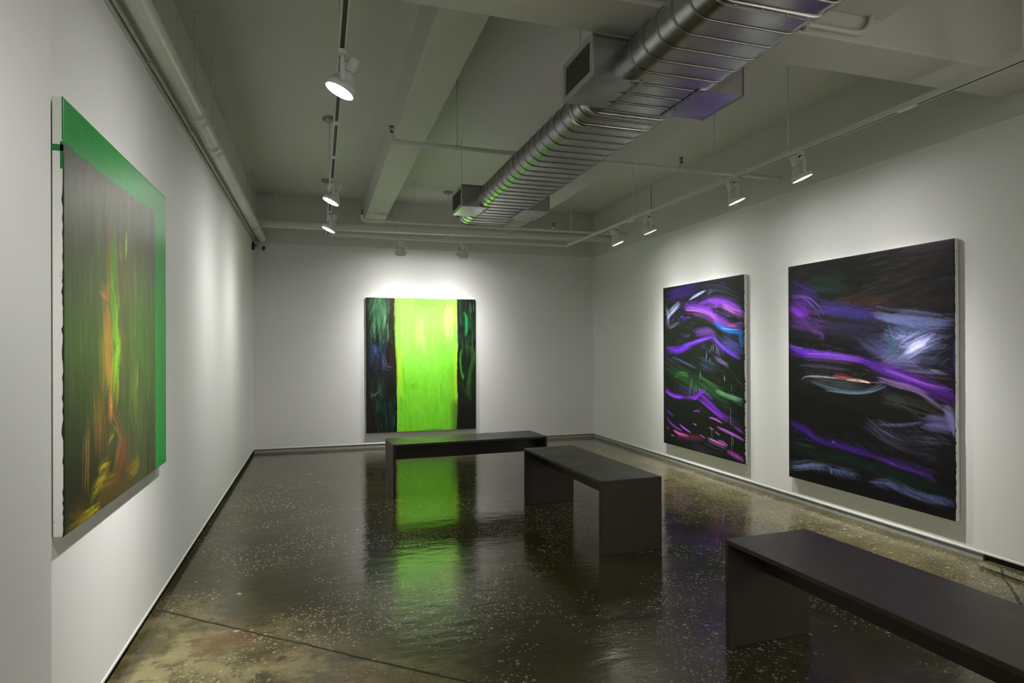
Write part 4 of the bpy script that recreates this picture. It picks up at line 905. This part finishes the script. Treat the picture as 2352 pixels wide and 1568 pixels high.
spotlight('lit white spotlight on the right track, third from the camera', (TXR, 5.630, ZT), (XR, 5.45, 0.65), power=PW*.85, beam=RFAR)
spotlight('lit white spotlight on the right track, farthest one', (TXR, 6.347, ZT), (XR, 6.1, 0.65), power=PW*.75, beam=RFAR)
spotlight('grey-looking spotlight seen from behind on the back track, left one', (.977, TY, ZT), (1.05, YB, 0.75), power=PW*1.02, beam=WIDE)
spotlight('grey-looking spotlight seen from behind on the back track, right one', (1.768, TY, ZT), (1.68, YB, 0.75), power=PW*1.02, beam=WIDE)
# heads out of the frame
spotlight('spotlight on the left track above the camera', (TXL, .55, ZT), (XL + .03, 2.25, 1.3), power=PW*.42, beam=(16.0, 16.0, 1.6, 50.0))
spotlight('spotlight on the right track beside the camera', (TXR, .60, ZT), (XR, .2, .8), power=PW*1.6)
spotlight('spotlight on the left track behind the camera', (TXL, -1.6, ZT), (XL + .08, -1.6, .8), power=PW*2)
spotlight('spotlight on the right track behind the camera', (TXR, -1.4, ZT), (XR, -1.4, .8), power=PW*2.8)


# ------------------------------------------------------------------ air duct
ZD = 2.595; RD = .0927; XA, XB = 1.437, 1.792
def oval(off=0, n=14):
    r = RD + off; zc = ZD + RD; pts = []
    for i in range(n + 1):
        a = math.pi / 2 + math.pi * i / n; pts.append((XA + r * math.cos(a), zc + r * math.sin(a)))
    for i in range(n + 1):
        a = -math.pi / 2 + math.pi * i / n; pts.append((XB + r * math.cos(a), zc + r * math.sin(a)))
    return pts
def oval_tube(stations, name, m, parent, caps=False):
    """stations: (y, offset)"""
    mb = MB(); n = len(oval()); vs = []
    for y, o in stations: vs += [(x, y, z) for x, z in oval(o)]
    fs = [(i * n + k, (i + 1) * n + k, (i + 1) * n + (k + 1) % n, i * n + (k + 1) % n) for i in range(len(stations) - 1) for k in range(n)]
    mb.add(vs, fs, True)
    if caps: mb.add([(x, stations[-1][0], z) for x, z in oval(stations[-1][1])], [tuple(range(n))]); 
    return mb.obj(name, m, parent)
dt = thing('air_duct', 'galvanised flat oval air duct with spiral seams, hanging under the ceiling', 'duct')
sec = [('duct_section', -2.6, 1.925), ('duct_section', 1.925, 3.225), ('duct_section', 3.225, 5.83), ('duct_section', 5.83, 6.16)]
for nme, y0, y1 in sec:
    o = oval_tube([(y0, 0), (y0 + .004, 0), (y1 - .004, 0), (y1, 0)], nme, M_GALV, dt)
def ring(y, o=.0045, w=.0034):
    oval_tube([(y - w, 0), (y - w * .5, o), (y + w * .5, o), (y + w, 0)], 'spiral_seam', M_SEAM, dt)
y = .40
while y < 6.1:
    if all(abs(y - q) > .04 for q in (1.925, 3.225, 5.83)): ring(y, .0055 if y < 3.2 else .004)
    y += .118
for q, wd in ((1.925, .014), (3.225, .018), (3.04, .010), (5.83, .012)):
    oval_tube([(q - wd, .0), (q - wd, .007), (q + wd, .007), (q + wd, 0)], 'joint_band', M_GALV, dt)
for q in (1.925, 3.225, 3.04):
    for xx in (XA + .02, XA + .14, XA + .25, XB - .01): MB().lathe([(.001, -.006), (.005, -.005), (.006, 0)], 10, Matrix.Translation((xx, q, ZD - .007))).obj('screw', M_STEEL, dt)
oval_tube([(6.145, .001), (6.165, .012), (6.170, .008), (6.16, -.004)], 'end_lip', M_GALV, dt)
mbc = MB(); pp = oval(-.003); mbc.add([(x, 6.155, z) for x, z in pp], [tuple(range(len(pp)))]); mbc.obj('end_cap', M_GALV, dt)
def regbox(side, y0, y1):
    """side -1 left, +1 right; a rectangular take-off with a register in its outer end"""
    xo = 1.207 if side < 0 else 2.030; xi = XA + .01 if side < 0 else XB - .01
    z0, z1 = ZD - .002, ZD + 2 * RD + .002
    bx = MB(); a, b = min(xo, xi), max(xo, xi)
    vs = [(x, y, z) for z in (z0, z1) for y in (y0, y1) for x in (a, b)]
    F = [(0, 2, 3, 1), (4, 5, 7, 6), (0, 1, 5, 4), (2, 6, 7, 3)]
    bx.add(vs, F); o = bx.obj('register_box', M_GALV, dt, bevel=.001)
    e = .014 * side
    MB().box(min(xi, xi - e), max(xi, xi - e), y0 - .004, y1 + .004, z0 - .006, z0).obj('flange', M_SEAM, o)
    MB().box(a, b, y0 - .006, y0, z1 - .008, z1 + .001).obj('flange', M_SEAM, o)
    MB().box(a, b, y0 - .0015, y0 + .006, z0 - .0015, z0 + .003).obj('flange', M_GALV, o)
    s = side; t_ = .004; w = .024
    fr = MB(); X0, X1 = sorted((xo - s * .002, xo + s * t_))
    fr.box(X0, X1, y0 - .006, y0 + w, z0 - .004, z1 + .004); fr.box(X0, X1, y1 - w, y1 + .006, z0 - .004, z1 + .004)
    fr.box(X0, X1, y0 + w, y1 - w, z0 - .004, z0 + w); fr.box(X0, X1, y0 + w, y1 - w, z1 - w, z1 + .004)
    fr.obj('register_frame', M_GRILLE, o)
    gr = MB(); n = 15; ya, yb = y0 + w, y1 - w
    X0, X1 = sorted((xo - s * .006, xo - s * .001))
    for i in range(n):
        yy = ya + (yb - ya) * (i + .5) / n; gr.box(X0, X1, yy - .0020, yy + .0020, z0 + w, z1 - w)
    gr.obj('register_slats', M_SLAT, o)
    X0, X1 = sorted((xo - s * .045, xo - s * .040))
    MB().box(X0, X1, y0 + .002, y1 - .002, z0 + .002, z1 - .002).obj('register_throat', M_DARK, o)  # near-black sheet standing in for the shade inside the box
for s in (-1, 1):
    regbox(s, 2.617, 2.965); regbox(s, 5.362, 5.765)
for x, y in ((1.312, 5.83), (1.93, 5.83), (1.312, 3.0), (1.93, 3.0), (1.312, 1.2), (1.93, 1.2)):
    MB().tube([(x, y, ZD + .08), (x, y, ZC)], .004, 8).obj('hanger_rod', M_PIPE, dt)
for y in (5.83, 3.0, 1.2):
    MB().box(1.30, 1.942, y - .008, y + .008, ZD + 2 * RD + .005, ZD + 2 * RD + .009).obj('hanger_strap', M_PIPE, dt)

# ------------------------------------------------------------------ pipes
def hanger(t, x, y, z, r, axis='y', ztop=ZC, clevis=True):
    rod = MB().tube([(x, y, z + r + (.06 if clevis else .004)), (x, y, ztop)], .0042, 8)
    rod.lathe([(.014, ztop - .006), (.014, ztop)], 12, Matrix.Translation((x, y, 0)))
    rod = rod.obj('hanger_rod', M_PIPE, t)
    rg = MB(); N = 22; w = .011; pts = []
    for i in range(N + 1):
        a = -math.pi / 2 + 2 * math.pi * i / N; rr = r + .003; c, s_ = math.cos(a) * rr, math.sin(a) * rr
        if clevis and s_ > 0: c, s_ = c * (1 - .72 * (s_ / rr) ** 1.5), s_ + (.058) * (s_ / rr)
        pts.append((c, s_))
    for i in range(N):
        (c0, s0), (c1, s1) = pts[i], pts[i + 1]; vs = []
        for k in (1.0, 1.06):
            for q in (-w, w):
                for c, s_ in ((c0, s0), (c1, s1)):
                    vs.append((x + c * k, y + q, z + s_ * k) if axis == 'y' else (x + q, y + c * k, z + s_ * k))
        rg.add(vs, [(0, 1, 3, 2), (4, 6, 7, 5), (0, 4, 5, 1), (2, 3, 7, 6), (0, 2, 6, 4), (1, 5, 7, 3)])
    if clevis:
        if axis == 'y': rg.tube([(x - r - .006, y, z + r + .006), (x + r + .006, y, z + r + .006)], .004, 8)
    rg.obj('pipe_ring', M_PIPE, rod)
pl = thing('overhead_pipe', 'thick white painted pipe running along the top of the left wall', 'pipe')
PX, PZ, PR = -.692, 2.738, .0475
MB().tube([(PX, -3.0, PZ), (PX, 8.44, PZ)], PR, 28).obj('pipe', M_PIPE, pl)
MB().tube([(PX, 8.44, PZ), (PX, 8.50, PZ), (PX, 8.535, PZ), (PX, 8.556, PZ), (PX, 8.562, PZ)], [PR + .002, PR + .002, PR - .006, PR - .022, .004], 24).obj('pipe_cap', M_PIPE, pl)
for a, b in ((4.02, 4.20), (4.62, 4.80)):
    MB().tube([(PX, a, PZ), (PX, a + .001, PZ), (PX, b - .001, PZ), (PX, b, PZ)], [PR, PR + .004, PR + .004, PR], 28).obj('coupling', M_PIPE, pl)
for yj in (3.15, 3.62, 5.5, 6.6, 7.6):
    MB().tube([(PX, yj, PZ), (PX, yj + .002, PZ), (PX, yj + .010, PZ), (PX, yj + .012, PZ)], [PR, PR + .0018, PR + .0018, PR], 28).obj('joint', M_PIPE, pl)
for y in (4.072, 4.678, 6.93, 7.535, 2.2): hanger(pl, PX, y, PZ, PR)
cn = thing('conduit', 'thin white conduit running just above the left wall panels, beside the thick pipe', 'conduit')
CX = XL + .0240; CZ = ZW + .034
MB().tube([(CX, -3.0, CZ), (CX, 8.44, CZ), (CX, 8.52, CZ)], .0125, 14).obj('conduit_tube', M_PIPE, cn)
for y in (3.42, 4.40, 5.95, 7.0): MB().tube([(CX, y, CZ), (CX, y + .05, CZ)], .0155, 14).obj('coupling', M_PIPE, cn)
for y in (3.38, 4.38, 5.93, 6.98): MB().box(XL + .0108, CX + .016, y - .009, y + .009, CZ - .0165, CZ - .013).obj('strap', M_PIPE, cn)
pb = thing('overhead_pipe', 'thick white painted pipe crossing the room in front of the back wall', 'pipe')
BY, BZ, BR = 8.0, 2.850, .049
MB().tube([(-.735, BY, BZ - .008), (XR, BY, BZ + .030)], BR, 28).obj('pipe', M_PIPE, pb)
for x in (.95, -.5, 2.45): 
    zz = BZ + .02 * (x / 4.5 + .2); hanger(pb, x, BY, zz, BR, 'x', ZC if x < 0 or abs(x - .95) < .01 else 3.02, False)
def sprinkler(t, x, y, z):
    """upright head on a riser whose base is at z"""
    h = MB().lathe([(.011, 0), (.0125, .004), (.0125, .012), (.008, .016)], 14, Matrix.Translation((x, y, z)))
    h.tube([(x - .009, y, z + .014), (x - .014, y, z + .030), (x - .003, y, z + .050)], .0024, 6)
    h.tube([(x + .009, y, z + .014), (x + .014, y, z + .030), (x + .003, y, z + .050)], .0024, 6)
    h.tube([(x, y, z + .014), (x, y, z + .046)], .0024, 6)
    h.lathe([(.001, .054), (.019, .051), (.020, .049), (.001, .050)], 16, Matrix.Translation((x, y, z)))
    h.obj('sprinkler_head', M_BRONZE, t)
def sprinkler_line(label, y, z0, slope, xe, xt, rods):
    t = thing('sprinkler_pipe', label, 'sprinkler pipe', group='sprinkler pipes under the ceiling'); Z = lambda x: z0 + slope * (x - xe)
    r = .0165
    MB().tube([(xe + .03, y, Z(xe)), (XR, y, Z(XR))], r, 20).obj('pipe', M_PIPE, t)
    e = MB().tube([(xe + .055, y, Z(xe)), (xe + .02, y, Z(xe)), (xe + .004, y, Z(xe) + .008), (xe, y, Z(xe) + .028), (xe, y, Z(xe) + .052)], r + .005, 18)
    e.tube([(xe, y, Z(xe) + .05), (xe, y, Z(xe) + .064)], .013, 14); e.obj('elbow', M_PIPE, t); sprinkler(t, xe, y, Z(xe) + .062)
    q = MB().tube([(xt - .036, y, Z(xt)), (xt + .036, y, Z(xt))], r + .005, 18); q.tube([(xt, y, Z(xt)), (xt, y, Z(xt) + .036)], r, 16)
    q.tube([(xt, y, Z(xt) + .034), (xt, y, Z(xt) + .050)], .012, 14); q.obj('tee', M_PIPE, t); sprinkler(t, xt, y, Z(xt) + .048)
    for x in rods: hanger(t, x, y, Z(x), r, 'x', ZC, False)
sprinkler_line('slim white sprinkler pipe passing above the middle of the air duct', 4.577, 2.842, -.001, .51, 2.925, (.995, 3.25))
sprinkler_line('slim white sprinkler pipe beyond the far end of the air duct', 7.47, 2.845, .001, .487, 2.89, (1.10,))
pc = thing('conduit', 'white conduit fixed to the cross beam and bending up behind the duct', 'conduit')
cy = 2.41 - .0165; cz = 2.868; rb = .11
pts = [(.6, cy, cz), (2.50, cy, cz)] + [(2.50 + rb * math.sin(a), cy, cz + rb * (1 - math.cos(a))) for a in [R(k) for k in (15, 30, 45, 60, 75, 90)]]
pts += [(2.61, cy, 2.975)]
MB().tube(pts, .0145, 16).obj('conduit_tube', M_PIPE, pc)
MB().tube([(2.215, cy, cz), (2.235, cy, cz)], .017, 16).obj('coupling', M_PIPE, pc)
MB().box(2.20, 2.216, cy - .012, cy + .016, cz - .030, cz - .014).obj('strap', M_PIPE, pc)
pv = thing('conduit', 'short thin vertical white conduit on the right upper wall', 'conduit')
MB().tube([(XR - U - .012, 6.83, 2.86), (XR - U - .012, 6.83, ZC)], .008, 10).obj('conduit_tube', M_PIPE, pv)

# ------------------------------------------------------------------ security camera
sc_ = thing('security_camera', 'small white bullet security camera in the back left corner under the pipes', 'camera', (XL, 8.42, 2.63))
MB().box(0, .030, -.028, .028, -.045, .045).obj('wall_bracket', M_BLACK, sc_, bevel=.004)
MB().tube([(.02, 0, .01), (.055, 0, .012)], .010, 12).obj('arm', M_BLACK, sc_)
Rm = Matrix.Translation((.055, .03, .010)) @ Vector((.80, -.52, -.34)).to_track_quat('Z', 'Y').to_matrix().to_4x4()
MB().lathe([(.001, -.01), (.026, -.008), (.030, .0), (.030, .10), (.028, .104)], 24, Rm).obj('camera_body', M_WMETAL, sc_)
MB().lathe([(.0285, .1035), (.0285, .108), (.001, .108)], 24, Rm).obj('camera_lens', M_BLACK, sc_)
